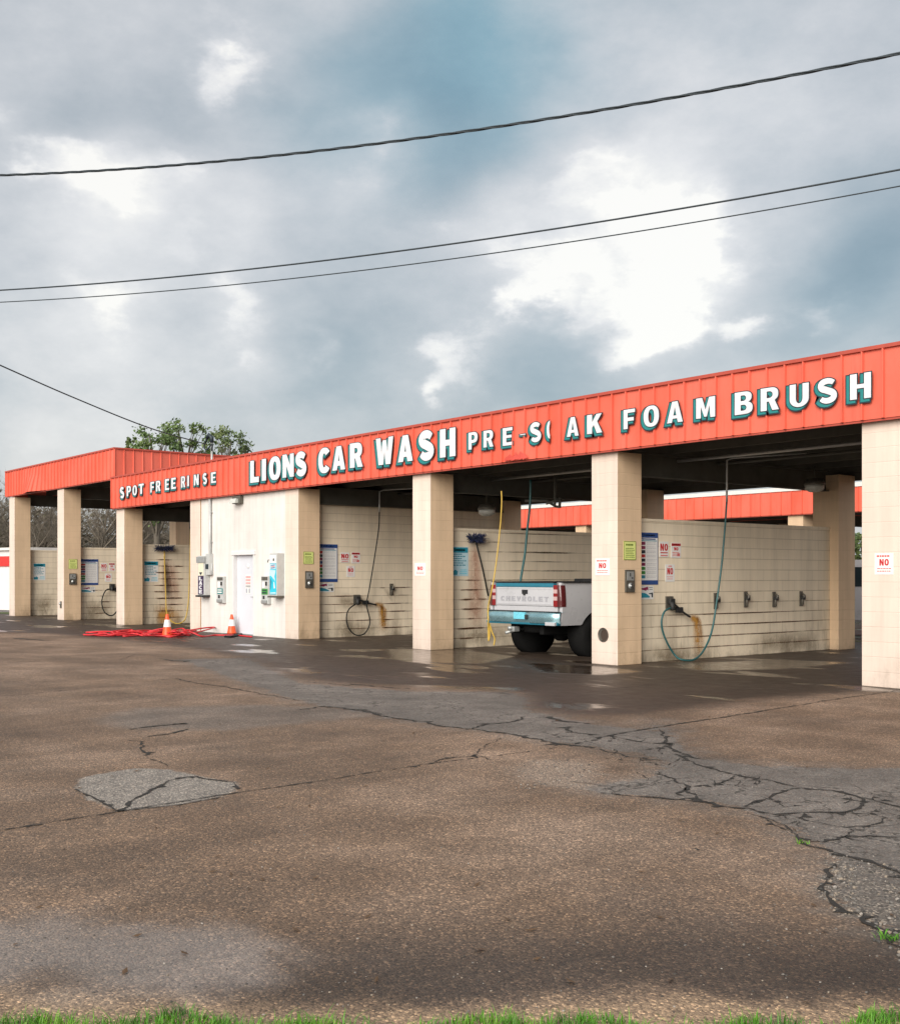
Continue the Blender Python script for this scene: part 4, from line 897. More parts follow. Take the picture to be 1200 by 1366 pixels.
def changer(a, label):
    t = thing('change_machine', label, 'change machine', (0, 0, 0), 0, 'change machines beside the office door')
    x0, x1, y0, y1 = a; w = x1-x0; h = y1-y0
    mb = MB(); boxF(mb, a, .0, .08, 'grey_box', .012); mb.build('case', t)
    mb = MB(); boxF(mb, (x0+w*.12, x1-w*.1, y0+h*.03, y0+h*.15), .08, .09, 'coin', .004); boxF(mb, (x0+w*.2, x0+w*.55, y0+h*.2, y0+h*.42), .08, .09, 'sign_white', .003); boxF(mb, (x0+w*.62, x0+w*.82, y0+h*.2, y0+h*.34), .08, .095, 'black', .004); mb.build('bill_slot', t)
    mb = MB(); boxF(mb, (x0+w*.12, x1-w*.08, y0+h*.45, y0+h*.66), .08, .088, 'sign_green' if x0 > 300 else 'teal', .003)
    p, q = onF(x0+w*.2, 0), onF(x1-w*.2, 0); xm = (x0+x1)/2
    for f0, f1 in ((.49, .53), (.57, .62)): mb.box(p.x, q.x, .014-.091, .014-.0885, onF(xm, y0+h*f1).z, onF(xm, y0+h*f0).z, 'sign_white' if x0 < 300 else 'ink')
    mb.build('green_label', t)
    mb = MB(); boxF(mb, (x0+w*.25, x0+w*.5, y0+h*.7, y0+h*.82), .08, .086, 'black', .003); boxF(mb, (x0+w*.15, x1-w*.15, y0+h*.86, y0+h*.97), .08, .12, 'galv', .012); mb.build('coin_cup', t)
changer((288.8, 298, 769, 804.5), 'grey change machine with teal label left of the office door')
changer((348, 358, 768.5, 806), 'grey change machine with green label right of the office door')
FACE[0] = .2; t = thing('vending_machine', 'tall vending box with bright cyan picture front right of the office door', 'vending machine')
mb = MB(); boxF(mb, (359.6, 369.4, 738, 795), .0, .2, 'grey_box', .012); mb.build('case', t)
mb = MB(); boxF(mb, (360.2, 368.6, 740.5, 751.3), .2, .212, 'sign_white', .004); p, q = onY(363.8, 746, -.2), onY(365.5, 746, -.2); mb.box(p.x, q.x, -.2, -.186, onF(364, 748.5).z, onF(364, 745).z, 'black'); mb.build('coin_panel', t)
mb = MB(); boxF(mb, (360.2, 368.6, 751.6, 793), .2, .21, 'sign_cyan', .004)
p, q = onF(360.2, 0).x, onF(368.6, 0).x; zt, zb = onF(364.4, 751.9).z, onF(364.4, 792.7).z; U = lambda a: p+(q-p)*a; V = lambda b: zb+(zt-zb)*b; fn = fnF(.21)
mb.prism([[(U(.04), V(.82)), (U(.96), V(.82)), (U(.96), V(.99)), (U(.04), V(.99))]], fn, 0, .002, 'sign_paleblue')
for i, mt in enumerate(('sign_blue', 'sign_pink', 'sign_blue')): mb.prism([[(U(.2), V(.84+i*.045)), (U(.85), V(.855+i*.045)), (U(.85), V(.88+i*.045)), (U(.2), V(.865+i*.045))]], fn, .002, .004, mt)
mb.prism([[(U(.05), V(.8)), (U(.1), V(.62)), (U(.45), V(.54)), (U(.9), V(.42)), (U(.75), V(.56)), (U(.95), V(.78))]], fn, 0, .002, 'sign_paleblue')
mb.prism([[(U(.05), V(.56)), (U(.32), V(.42)), (U(.2), V(.2)), (U(.05), V(.1))]], fn, 0, .002, 'sign_teal'); mb.prism([[(U(.62), V(.4)), (U(.72), V(.4)), (U(.84), V(.2)), (U(.66), V(.18))]], fn, 0, .002, 'sign_white')
mb.prism([[(U(.05), V(.02)), (U(.95), V(.02)), (U(.95), V(.07)), (U(.05), V(.05))]], fn, 0, .002, 'sign_paleblue'); mb.build('picture_front', t)
mb = MB(); boxF(mb, (359.4, 369.8, 795, 797.2), .0, .26, 'coin', .008); mb.build('tray', t)
mb = MB(); h = onY(357.5, 747, -.1); mb.tube([(h.x+.2, -.1, h.z), (h.x, -.1, h.z), (h.x-.02, -.1, h.z-.06)], .015, 'galv', 8); mb.build('lever', t)
FACE[0] = 0.; mb = MB(); h = onF(320, 667); mb.box(h.x-.22, h.x+.2, -.10, .012, h.z-.10, h.z+.10, 'coin', .02); mb.add([(h.x-.19, -.10, h.z-.08), (h.x+.12, -.10, h.z-.08), (h.x+.12, -.10, h.z+.02), (h.x-.19, -.10, h.z+.02), (h.x-.19, -.20, h.z-.09), (h.x+.12, -.20, h.z-.09), (h.x+.12, -.16, h.z+.03), (h.x-.19, -.16, h.z+.03)], [(4, 5, 6, 7), (0, 4, 7, 3), (1, 2, 6, 5), (3, 7, 6, 2), (0, 1, 5, 4)], 'lamp_glass')
tag(mb.build('wall_lamp'), 'grey wall lamp under the fascia above the office door', 'lamp')
def ceil_lamp(p, z, label, size=1.):
    t = thing('ceiling_lamp', label, 'lamp', (p.x, p.y, z), 0, 'round lamps under the bay roof'); s = size
    mb = MB(); mb.lathe([(0, .02), (.16*s, .0), (.2*s, -.08*s), (.2*s, -.12*s)], (0, 0, 0), 'coin', 24); mb.tube([(0, 0, 0), (0, 0, 3.664-z)], .015, 'steel', 6); mb.build('housing', t)
    mb = MB(); mb.lathe([(.19*s, -.12*s), (.18*s, -.2*s), (.1*s, -.25*s), (0, -.26*s)], (0, 0, 0), 'lamp_glass', 24); mb.build('lens', t)
p = onX(1086, 648, cx(1)+.5); ceil_lamp(p, p.z+.13, 'round ceiling lamp near the rear column in the rightmost open bay')
p = onX(649, 681, cx(2)-.6); ceil_lamp(p, p.z+.13, 'round ceiling lamp at the back of the bay left of the pickup')
t = thing('boom_arm', 'black ceiling boom bracket above the pickup, in front of the red fascia behind', 'bracket', dz(740, 666, 24)); L = t.location.copy(); mb = MB()
for pts in (((700, 668), (728, 668), (742, 676)), ((728, 672), (748, 666)), ((739, 676), (741, 664)), ((746, 676), (747, 664)), ((742, 676), (748, 676))): mb.tube([dz(a, b, 24)-L for a, b in pts], .03, 'steel', 6)
mb.tube([Vector((0, 0, 0)), Vector((0, 0, 3.664-L.z))], .03, 'steel', 8); mb.build('bracket', t)

# cones, red hose
def cone(p, h, label):
    t = thing('traffic_cone', label, 'cone', (p.x, p.y, 0), .3, 'traffic cones by the office'); s = h/.52
    mb = MB(); mb.box(-.16*s, .16*s, -.16*s, .16*s, .002, .03, 'orange' if h > .53 else 'black', .008); mb.build('base', t)
    mb = MB(); mb.lathe([(.125*s, .03), (.115*s, .05), (.085*s, .22*s), (.055*s, .39*s), (.032*s, .5*s), (.025*s, .52*s), (0, .52*s)], (0, 0, 0), 'orange'); mb.build('body', t)
    mb = MB(); mb.lathe([(.087*s, .222*s), (.057*s, .388*s)], (0, 0, 0), 'sign_white', 24, 'z', False); mb.build('collar', t)
cone(onG(223, 849), .56, 'orange cone with white collar standing in the tangle of red hose'); cone(onG(309, 846.5), .52, 'orange cone with white collar standing by the office door')
mb = MB(); r_ = random.Random(11)
A = onG(134, 847); B = onG(262, 848); d = (B-A); n_ = Vector((-d.y, d.x, 0)).normalized(); pts = []
for lap in range(11):
    u0, u1 = r_.uniform(0, .25), r_.uniform(.75, 1.); seq = [u0+(u1-u0)*i/6 for i in range(7)]
    if lap % 2: seq = seq[::-1]
    c = r_.uniform(-.75, .6)
    for u in seq: pts.append(A+d*u+n_*(c+r_.gauss(0, .3))+Vector((0, 0, .022+r_.random()**2*.12)))
    e = pts[-1]; pts.append(e+d.normalized()*(.22 if not lap % 2 else -.22)+n_*.12)
pts += [onG(270, 849, .02), onG(285, 847.5, .02), onG(300, 847.5, .02), onG(318, 847.8, .02), onG(336, 849.5, .02)]
mb.tube(smooth(pts, 6), .019, 'hose_red', 8); tag(mb.build('red_hose'), 'tangled red hose lying on the asphalt in front of the office', 'hose')
mb = MB(); mb.tube(smooth([onG(300, 849, .02), onG(309, 849, .03), onG(318, 847, .025), onG(322, 846, .02)], 5), .03, 'hose_black', 8); tag(mb.build('black_hose'), 'short black hose end at the foot of the cone by the office door', 'hose')

# mast on the roof and overhead lines
mx = onY(282.5, 600, 1.2); t = thing('service_mast', 'thin grey service mast with dark weatherhead on the roof by the trees', 'mast', (mx.x, 1.2, 4.5))
mb = MB(); hz_ = onY(282.5, 588, 1.2).z-4.5; mb.tube([(0, 0, -.58), (0, 0, hz_)], .035, 'galv', 10); mb.build('pole', t)
mb = MB(); mb.tube([(0, 0, hz_-.05), (0, 0, hz_+.1), (-.08, -.05, hz_+.18), (-.16, -.08, hz_+.08)], .06, 'ink', 10); mb.build('weatherhead', t)
mb = MB(); mb.tube(smooth([(-.14, -.08, hz_+.1), (-.3, -.1, hz_-.15), (-.1, -.1, hz_-.25), (.2, -.1, hz_-.12), (.1, -.05, hz_-.3)], 6), .022, 'ink', 6); mb.build('drip_loop', t)
def line(name, label, a, m, b, da, db, r, twist=0, ext=.5):
    """overhead cable through three sighted points, running on past the frame"""
    cs = []
    for i in range(-int(ext*40), 41+int(ext*40)):
        s = i/40; L_ = [(s-.5)*(s-1)*2, -4*s*(s-1), 2*s*(s-.5)]
        A_, M_, B_ = atZ(*a, da), atZ(*m, 2*da*db/(da+db)), atZ(*b, db)
        # straight in plan, sagging in height
        tm = ((M_-A_).xy.dot((B_-A_).xy))/(B_-A_).xy.length_squared; s2 = s
        P = A_.lerp(B_, s2); lm = A_.lerp(B_, tm); sag = (lm.z-M_.z)/(tm*(1-tm)); P.z -= sag*s2*(1-s2); cs.append(P)
    mb = MB()
    if not twist: mb.tube(cs, r, 'wire', 8)
    else:
        P = smooth(cs, 14)
        for ph in (0, TAU/3, 2*TAU/3):
            Q = []; D = (cs[-1]-cs[0]).normalized(); n1 = Vector((0, 0, 1)); n2 = D.cross(n1); acc = 0
            for i, p in enumerate(P):
                if i: acc += (p-P[i-1]).length
                an = ph+acc*TAU/twist; Q.append(p+(n1*math.cos(an)+n2*math.sin(an))*r*1.0)
            mb.tube(Q, r*.92, 'wire', 6)
    return tag(mb.build(name, fixn=False), label, 'cable', 'overhead cables')
line('power_line', 'thick twisted overhead cable, highest in the sky', (0, 233.5), (600, 178), (1200, 71), 18, 12.5, .0105, 1.1)
line('power_line', 'thicker of the two close overhead cables crossing mid sky', (0, 387), (600, 325.5), (1200, 226), 20, 14, .0125)
line('power_line', 'thinner lower one of the two close overhead cables crossing mid sky', (0, 403), (600, 345.5), (1200, 248), 20, 14, .0085)
cs = [atZ(-260, 370, 21), atZ(0, 487, 25), atZ(100, 531, 27.3), atZ(200, 571, 29.5)]; e = Vector((mx.x-.12, 1.1, 4.5+hz_-.1)); cs.append(e); mb = MB(); mb.tube(smooth(cs, 10), .016, 'wire', 8)
tag(mb.build('service_drop'), 'single cable sloping down from upper left to the roof mast', 'cable')
#@@TRUCK

# ------------------------------------------------------------------ pickup truck, nose in, tail towards the street
M['truck'] = plain('white_car_paint', (.47, .47, .49), .3, var=.05, nscale=2, coat=.5)
M['truck_teal'] = plain('teal_reflecting_chrome', (.30, .50, .55), .25, .75, .2, 6)  # teal reflection tinted into the chrome's own colour
M['truck_cap'] = plain('blue_green_tailgate_cap', (.02, .16, .23), .35, var=.2)
M['truck_letter'] = plain('grey_emboss', (.32, .32, .345), .4)
M['plate'] = plain('licence_plate', (.16, .55, .68), .4, var=.35, nscale=30)
M['under'] = plain('underbody', (.010, .010, .010), .9, spec=.1)
M['rim'] = plain('steel_rim', (.10, .10, .10), .4, .6)
M['tyre'] = plain('tyre_rubber', (.007, .007, .007), .85, spec=.15)
def bulge(z): return .955+.045*math.sin(math.pi*min(1, max(0, (z-.5)/.95)))
BED = 2.84
def side_panel(mb, ya, yb, zb, ztop, axle, rad, mat='truck'):
    n = int((yb-ya)/.035); cols = []
    for i in range(n+1):
        y = ya+(yb-ya)*i/n; lo = zb
        if axle and abs(y-axle) < rad: lo = max(zb, .40+math.sqrt(rad*rad-(y-axle)**2))
        zt = ztop(y) if callable(ztop) else ztop; cols.append([(y, lo+(zt-lo)*k/8) for k in range(9)])
    for s in (1, -1):
        vs = [(s*bulge(z), y, z) for c in cols for y, z in c]; N = len(cols)
        mb.add(vs, [(i*9+k, (i+1)*9+k, (i+1)*9+k+1, i*9+k+1) for i in range(N-1) for k in range(8)], mat, True)
        vi = [(s*(bulge(z)-.07), y, z) for c in cols for y, z in c]
        mb.add(vi, [(i*9+k, (i+1)*9+k, (i+1)*9+k+1, i*9+k+1) for i in range(N-1) for k in range(8)], mat)
        rim = [(0, 8), (8, 8)]
        mb.add([p for i in range(N) for p in (vs[i*9], vi[i*9])], [(2*i, 2*i+2, 2*i+3, 2*i+1) for i in range(N-1)], mat)
        mb.add([p for i in range(N) for p in (vs[i*9+8], vi[i*9+8])], [(2*i, 2*i+2, 2*i+3, 2*i+1) for i in range(N-1)], mat)
        for e in (0, N-1): mb.add([p for k in range(9) for p in (vs[e*9+k], vi[e*9+k])], [(2*k, 2*k+2, 2*k+3, 2*k+1) for k in range(8)], mat)
T = thing('pickup_truck', 'white pickup truck parked nose in under the wash bay roof, tailgate to the street', 'pickup truck', (-7.23, .24, 0), R(0))
AX1, AX2 = 1.10, 4.79
mb = MB()
side_panel(mb, .15, BED, .60, 1.385, AX1, .47)
mb.box(-.90, .90, .22, BED-.02, .66, .70, 'under'); mb.box(-.93, .93, BED-.06, BED, .62, 1.38, 'truck')
mb.box(-.88, .88, .14, .2, .84, .945, 'truck', .01)
mb.build('bed', T)
mb = MB(); 
for s in (1, -1): mb.box(s*.885, s*1.0, .17, BED, 1.384, 1.405, 'black_shiny', .008)
mb.build('bed_rail', T)
mb = MB(); zt = lambda y: 1.22 if y < 4.0 else 1.22-.12*(y-4.0)/1.7
side_panel(mb, 2.68, 5.68, .52, zt, AX2-.24, .47)
mb.box(-.93, .93, 2.69, 5.6, .5, .6, 'under'); mb.box(-.92, .92, 5.6, 5.7, .55, 1.02, 'truck', .03)
mb.add([(s*.95*k, y, z) for y, z in ((3.95, 1.23), (4.6, 1.19), (5.3, 1.11), (5.68, 1.03)) for s, k in ((-1, 1), (-1, .4), (1, .4), (1, 1))], [(i*4+j, i*4+j+1, i*4+j+5, i*4+j+4) for i in range(3) for j in range(3)], 'truck', True)
prof = [(2.70, 1.2), (2.74, 1.5), (2.84, 1.80), (3.0, 1.86), (3.5, 1.87), (3.66, 1.83), (4.2, 1.22)]
hw = lambda z: .95-.20*(max(0, z-1.2)/.66)**1.1
vs = [(s*hw(z), y, z) for s in (-1, 1) for y, z in prof]; n = len(prof)
mb.add(vs, [(i, i+1, n+i+1, n+i) for i in range(n-1)]+[tuple(range(n)), tuple(range(2*n-1, n-1, -1))], 'truck'); mb.build('cab', T)
for s in (1, -1):
    q = [(2.98, 1.24), (2.98, 1.72), (3.56, 1.74), (4.0, 1.24)]; mb = MB(); mb.add([(s*(hw(z)+.006), y, z) for y, z in q], [(0, 1, 2, 3)], 'glass'); mb.build('window', T)
    mb = MB(); mb.box(s*.98, s*1.2, 3.86, 3.94, 1.25, 1.47, 'black_shiny', .03); mb.box(s*.90, s*1.0, 3.87, 3.92, 1.28, 1.32, 'black_shiny'); mb.build('mirror', T)
    mb = MB(); mb.box(s*.62, s*.93, 5.69, 5.72, .86, 1.02, 'lamp_glass', .01); mb.build('headlight', T)
mb = MB(); mb.add([(x, y, z) for y, z in ((2.735, 1.33), (2.83, 1.74)) for x in (-.68, .68)], [(0, 1, 3, 2)], 'glass'); mb.v = [(x, y-.012, z) for x, y, z in mb.v]; mb.build('rear_window', T)
mb = MB(); mb.add([(-.78, 4.14, 1.30), (.78, 4.14, 1.30), (.70, 3.72, 1.78), (-.70, 3.72, 1.78)], [(0, 1, 2, 3)], 'glass'); mb.v = [(x, y+.012, z+.01) for x, y, z in mb.v]; mb.build('windscreen', T)
mb = MB(); mb.box(-.6, .6, 5.7, 5.73, .72, .98, 'black', .01); mb.box(-.95, .95, 5.66, 5.8, .48, .68, 'truck_teal', .03); mb.build('grille', T)
for o in list(T.children)[:]:
    if o.name.split('.')[0] in ('cab', 'window', 'mirror', 'headlight', 'rear_window', 'windscreen', 'grille'): o.location.y += .24
# tailgate
mb = MB(); mb.box(-.79, .79, .125, .19, .95, 1.30, 'truck', .012); mb.box(-.74, .74, .118, .1255, .975, 1.0, 'truck', .003); mb.box(-.74, .74, .119, .1255, 1.265, 1.285, 'truck', .003); TG = mb.build('tailgate', T)
mb = MB(); mb.box(-.80, .80, .112, .2, 1.302, 1.375, 'truck_cap', .012); mb.box(-.80, .80, .108, .21, 1.376, 1.398, 'black_shiny', .006); mb.build('tailgate_cap', TG)
mb = MB(); text(mb, 'CHEVROLET', -.66, .66, 1.035, 1.125, lambda u, v, d: (u, .125-d, v), -.002, .005, 'truck_letter', .35); mb.build('lettering', TG)
mb = MB(); mb.box(-.06, .10, .116, .126, 1.17, 1.25, 'black_shiny', .004); mb.box(-.02, .04, .110, .117, 1.145, 1.20, 'black', .003); mb.build('handle', TG)
for s in (1, -1):
    mb = MB(); x0, x1 = s*.80, s*.995
    pr = [(.80, .11, 0), (.90, .112, 0), (0, .12, -.012), (0, .15, .006), (0, .235, .008)]
    def seg(za, zb, mat, e=0):
        vs = [(s*(a if i_ < 2 else bulge(z)+q_), b_, z) for z in (za, zb) for i_, (a, b_, q_) in enumerate(pr)]; k = len(pr)
        mb.add(vs, [(i, i+1, k+i+1, k+i) for i in range(1)], mat, True); mb.add(vs, [(i, i+1, k+i+1, k+i) for i in range(1, k-1)], 'tail_dark', True)
    seg(.945, 1.06, 'tail_red'); seg(1.06, 1.13, 'tail_white'); seg(1.13, 1.19, 'tail_red'); seg(1.19, 1.26, 'tail_white'); seg(1.26, 1.34, 'tail_red')
    pr = [(a if i_ < 2 else bulge(1.34)+q_, b_) for i_, (a, b_, q_) in enumerate(pr)]
    mb.add([(s*a, b_, 1.34) for a, b_ in pr]+[(s*.80, .24, 1.34)], [tuple(range(6))], 'tail_red')
    mb.add([(s*.80, .11, .945), (s*.80, .3, .945), (s*.80, .3, 1.34), (s*.80, .11, 1.34)], [(0, 1, 2, 3)], 'truck'); mb.build('tail_lamp', T)
mb = MB()
bz = [(.0, .64), (-.02, .70), (-.02, .80), (.0, .835), (.12, .845)]; xs = [(-1.0, .10), (-.93, .02), (-.75, 0), (-.30, 0), (-.24, .03), (.24, .03), (.30, 0), (.75, 0), (.93, .02), (1.0, .10)]
vs = [(x, y+yy, z) for x, yy in xs for y, z in bz]; k = len(bz)
mb.add(vs, [(i*k+j, (i+1)*k+j, (i+1)*k+j+1, i*k+j+1) for i in range(len(xs)-1) for j in range(k-1)], 'truck_teal', True)
mb.box(-.98, .98, .03, .13, .60, .66, 'truck_cap', .02); mb.box(-.97, .97, .02, .15, .842, .856, 'black_shiny', .005); mb.box(.72, .97, -.028, .03, .60, .665, 'truck', .01); BP = mb.build('bumper', T)
mb = MB(); mb.box(-.16, .15, -.005, .028, .70, .83, 'plate', .004); mb.box(.17, .23, -.03, .03, .70, .79, 'black', .015); mb.build('licence_plate', BP)
mb = MB(); mb.tube([(-.28, .2, .52), (-.28, -.02, .52)], .035, 'galv', 10); mb.box(-.34, -.2, .05, .2, .45, .55, 'galv', .02); mb.tube([(-.36, .5, .5), (-.40, .2, .46), (-.46, .06, .42)], .03, 'galv', 10); mb.build('tow_hitch', T)
mb = MB(); mb.box(-.45, -.35, .2, 5.4, .42, .6, 'under'); mb.box(.35, .45, .2, 5.4, .42, .6, 'under'); mb.tube([(-.8, AX1, .4), (.8, AX1, .4)], .06, 'under', 10); mb.lathe([(0, -.1), (.15, -.08), (.15, .08), (0, .1)], (0, AX1, .4), 'under', 16, 'x'); mb.lathe([(.1, -.09), (.36, -.09), (.38, -.04), (.38, .06), (.34, .1), (.1, .1)], (0, .62, .53), 'tyre', 28, 'z'); mb.build('chassis', T)
mb = MB(); mb.box(-.86, .86, 2.3, 2.76, 1.30, 1.455, 'black_shiny', .02); mb.build('tool_box', T)
def wheel(x, y):
    mb = MB(); s = 1 if x > 0 else -1; w = .13
    mb.lathe([(.23, -w), (.36, -w), (.395, -w*.7), (.40, -.02), (.40, .02), (.395, w*.7), (.36, w), (.23, w)], (x, y, .40), 'tyre', 36, 'x', False)
    for i in range(40):
        a = TAU*i/40; c_, s_ = math.cos(a), math.sin(a); mb.box(x-w*.8, x+w*.8, y+c_*.402-.012, y+c_*.402+.012, .40+s_*.402-.012, .40+s_*.402+.012, 'tyre')
    tw = mb.build('wheel', T); mb = MB(); mb.lathe([(.235, .1*s), (.22, .09*s), (.2, .03*s), (.09, .05*s), (.07, .1*s), (0, .11*s)], (x, y, .40), 'rim', 24, 'x'); mb.build('rim', tw)
    mb = MB(); mb.lathe([(.46, -.16), (.46, .16)], (x-s*.05, y, .42), 'under', 28, 'x'); mb.build('wheel_arch', T)
for y in (AX1, AX2):
    for x in (-.84, .84): wheel(x, y)

# ------------------------------------------------------------------ second row of bays behind
Y2 = 19.3; W2 = thing('wash_building', 'second orange red topped wash building, seen through the bays behind the first', 'car wash', (0, 0, 0))
mb_ = fascia(-40, 12, Y2, Y2+7.2, 3.62, 4.42, W2, rib=.42, trim='pale_trim')
mb = MB(); mb.box(-39.9, 11.9, Y2+.06, Y2+7.15, 3.9, 3.96, 'deck'); mb.build('roof_deck', W2)
mb = MB(); mb.box(-39.9, 11.9, Y2+7.05, Y2+7.17, 3.55, 3.88, 'steel'); mb.build('eave_beam', W2)
c2 = onY(1060.5, 690, Y2+.12).x
for k in range(-4, 5):
    x = c2-PITCH*k+.0
    for y in (Y2+.12, Y2+6.4):
        mb = MB(); mb.box(x-.3, x+.3, y, y+.6, 0, 3.66, 'column', .01); mb.build('column', W2)
    if k != 0:
        mb = MB(); mb.box(x-.1, x+.1, Y2+.73, Y2+6.39, 0, 2.5, 'wall'); mb.build('partition_wall', W2)
    mb = MB(); mb.box(x-.09, x+.09, Y2+.8, Y2+6.3, 3.3, 3.66, 'steel'); mb.build('roof_beam', W2)

# parked van glimpsed at far right between the columns
V = thing('parked_van', 'pale parked van glimpsed in the gap left of the nearest column', 'van', onY(1146, 800, 11.5)*1.0, R(15)); V.location.z = 0; V.location.y = 12.2
mb = MB(); pr = [(0, .45), (0, 1.55), (.12, 1.9), (3.3, 1.92), (3.75, 1.35), (4.6, 1.15), (4.7, .9), (4.7, .4)]
mb.prism([pr], lambda u, v, d: (u-2.3, d, v), -.9, .9, 'truck'); mb.build('body', V)
mb = MB()
for s in (-1, 1): mb.prism([[(.5, 1.25), (.5, 1.72), (3.2, 1.74), (3.55, 1.25)]], lambda u, v, d: (u-2.3, s*(.9+d), v), .001, .012, 'glass')
mb.build('window', V)
for u in (-1.4, 1.35):
    for s in (-.8, .8):
        mb = MB(); mb.lathe([(.2, -.11), (.33, -.11), (.34, 0), (.33, .11), (.2, .11)], (u, s, .34), 'tyre', 24, 'y', False); mb.lathe([(0, -.06), (.2, -.08), (.21, .08), (0, .06)], (u, s, .34), 'rim', 20, 'y'); mb.build('wheel', V)
mb = MB(); mb.box(-1.86, -.94, -.915, .915, .36, .7, 'under', .1); mb.box(.9, 1.8, -.915, .915, .36, .7, 'under', .1); mb.build('wheel_arch', V)

# ------------------------------------------------------------------ storage units far left
p = onG(0, 813); q0 = atZ(-75, 769, 55); q1 = atZ(30, 769, 50); d = (q1-q0); d.z = 0; L_ = d.length; ang = math.atan2(d.y, d.x)
S = thing('storage_building', 'low storage building with white roller doors and red band at the far left edge', 'building', (q0.x, q0.y, 0), ang)
M['roller'] = plain('roller_door_white', (.45, .55, .63), .5, var=.06); M['band_red'] = plain('storage_red', (.60, .035, .03), .5)
mb = MB(); mb.box(0, L_, 0, 6, 0, 2.65, 'office_plain'); mb.build('wall', S)
mb = MB(); mb.box(-.1, L_+.1, -.06, -.005, 1.95, 2.40, 'band_red'); mb.build('red_band', S)
mb = MB(); mb.box(-.15, L_+.15, -.15, 6.1, 2.66, 2.78, 'pale_trim'); mb.build('roof', S)
for i in range(int(L_/2.6)):
    mb = MB(); x = .2+i*2.6
    for k in range(18): mb.box(x, x+2.2, -.035-.012*(k % 2), -.004, .02+k*.105, .02+(k+1)*.105, 'roller')
    mb.build('roller_door', S)
M['field'] = plain('field_grass', (.09, .13, .03), .9, var=.4, nscale=.4)
mb = MB(); a, b_ = atZ(-120, 769, 49.2), atZ(60, 769, 44.4); e, f_ = atZ(-120, 769, 50.6), atZ(60, 769, 46)
mb.add([(p.x, p.y, .012) for p in (a, b_, f_, e)], [(0, 1, 2, 3)], 'field'); struct(mb.build('grass_bank', fixn=False))
mb = MB(); mb.add([(-300, 75, .02), (200, 75, .02), (200, 320, .02), (-300, 320, .02)], [(0, 1, 2, 3)], 'field'); struct(mb.build('field', fixn=False))

# ------------------------------------------------------------------ trees
def leafmat(name, cols, sc):
    m, nt, b = newmat(name); t = NT(nt); o = t.obj()
    t.put(b.inputs['Base Color'], t.ramp(t.noise(o, sc, 3, .7), [(.3, cols[0]), (.5, cols[1]), (.7, cols[2])])); b.inputs['Roughness'].default_value = .6; return m
M['leaf'] = leafmat('tree_leaves', ((.05, .09, .025), (.10, .165, .045), (.19, .25, .08)), .9)
M['leaf2'] = leafmat('tree_leaves_pale', ((.06, .095, .03), (.11, .16, .055), (.19, .23, .09)), .8)
M['scrub'] = leafmat('winter_scrub', ((.055, .048, .032), (.10, .088, .055), (.13, .125, .06)), .6)
M['bark'] = plain('tree_bark', (.10, .085, .065), .9, var=.3, nscale=3); M['twig'] = plain('winter_twigs', (.16, .135, .105), .9, var=.3, nscale=1)
def leaf_tree(loc, H, Rad, label, leaf, seed, z0=.35, n=42, grp='leafy trees behind the roof'):
    r = random.Random(seed); t = thing('leafy_tree', label, 'tree', loc, r.uniform(0, 6), grp); mb = MB(); cr = MB()
    trunk = smooth([(0, 0, 0), (r.gauss(0, .1), r.gauss(0, .1), H*.3), (r.gauss(0, .25), r.gauss(0, .25), H*.6), (r.gauss(0, .3), r.gauss(0, .3), H*.93)], 5)
    mb.tube(trunk, [.028*H*(1-i/(len(trunk)-1)*.88) for i in range(len(trunk))], 'bark', 8)
    li = cr.m(leaf)
    for k in range(n):
        u = r.random()**.85; z = H*(z0+(1-z0)*u); prof = math.sin(math.pi*min(1, .12+.88*(1-u)**.75))**.7
        a = r.uniform(0, TAU); rr = Rad*prof*r.uniform(.35, 1); c = Vector((math.cos(a)*rr, math.sin(a)*rr, z))
        b0 = trunk[int((len(trunk)-1)*min(.95, max(.15, z/H-.12)))]
        mb.tube([b0, b0.lerp(c, .5)+Vector((0, 0, .1)), c], [.008*H*(1-u*.6), .005*H*(1-u*.6), .01], 'bark', 5)
        cs = r.uniform(.09, .17)*Rad*1.35
        for _ in range(int(175*cs**1.2)+36):
            q = Vector((r.gauss(0, 1), r.gauss(0, 1), r.gauss(0, .75)))*cs*.55+c; s = r.uniform(.05, .11)
            n_ = Vector((r.gauss(0, 1), r.gauss(0, 1), r.gauss(0, 1))).normalized(); e1 = n_.orthogonal().normalized()*s; e2 = n_.cross(e1)*.6
            kk = len(cr.v); cr.v += [tuple(q+e1), tuple(q+e2), tuple(q-e1), tuple(q-e2)]; cr.f.append([kk, kk+1, kk+2, kk+3]); cr.mi.append(li); cr.sm.append(False)
    mb.build('trunk', t, fixn=False); cr.build('crown', t, fixn=False); return t
for px, top, d, rad, lab, lf, sd in ((208, 561, 62, 1.75, 'leafy green tree left of the overhead cable, above the tall fascia', 'leaf', 1), (248, 558, 66, 1.35, 'dense narrow leafy tree where the cable crosses, above the tall fascia', 'leaf', 2), (307, 573, 64, 1.5, 'leafy tree just right of the roof mast', 'leaf2', 3), (176, 583, 63, .55, 'slim leafy tree top at the left of the three crowns', 'leaf2', 4), (283, 585, 70, .8, 'low leafy crown right behind the roof mast', 'leaf', 5)):
    p = atZ(px, 769, d); leaf_tree((p.x, p.y, 0), 1.5+(769-top)/F_PX*d, rad, lab, lf, sd, .45, 42)
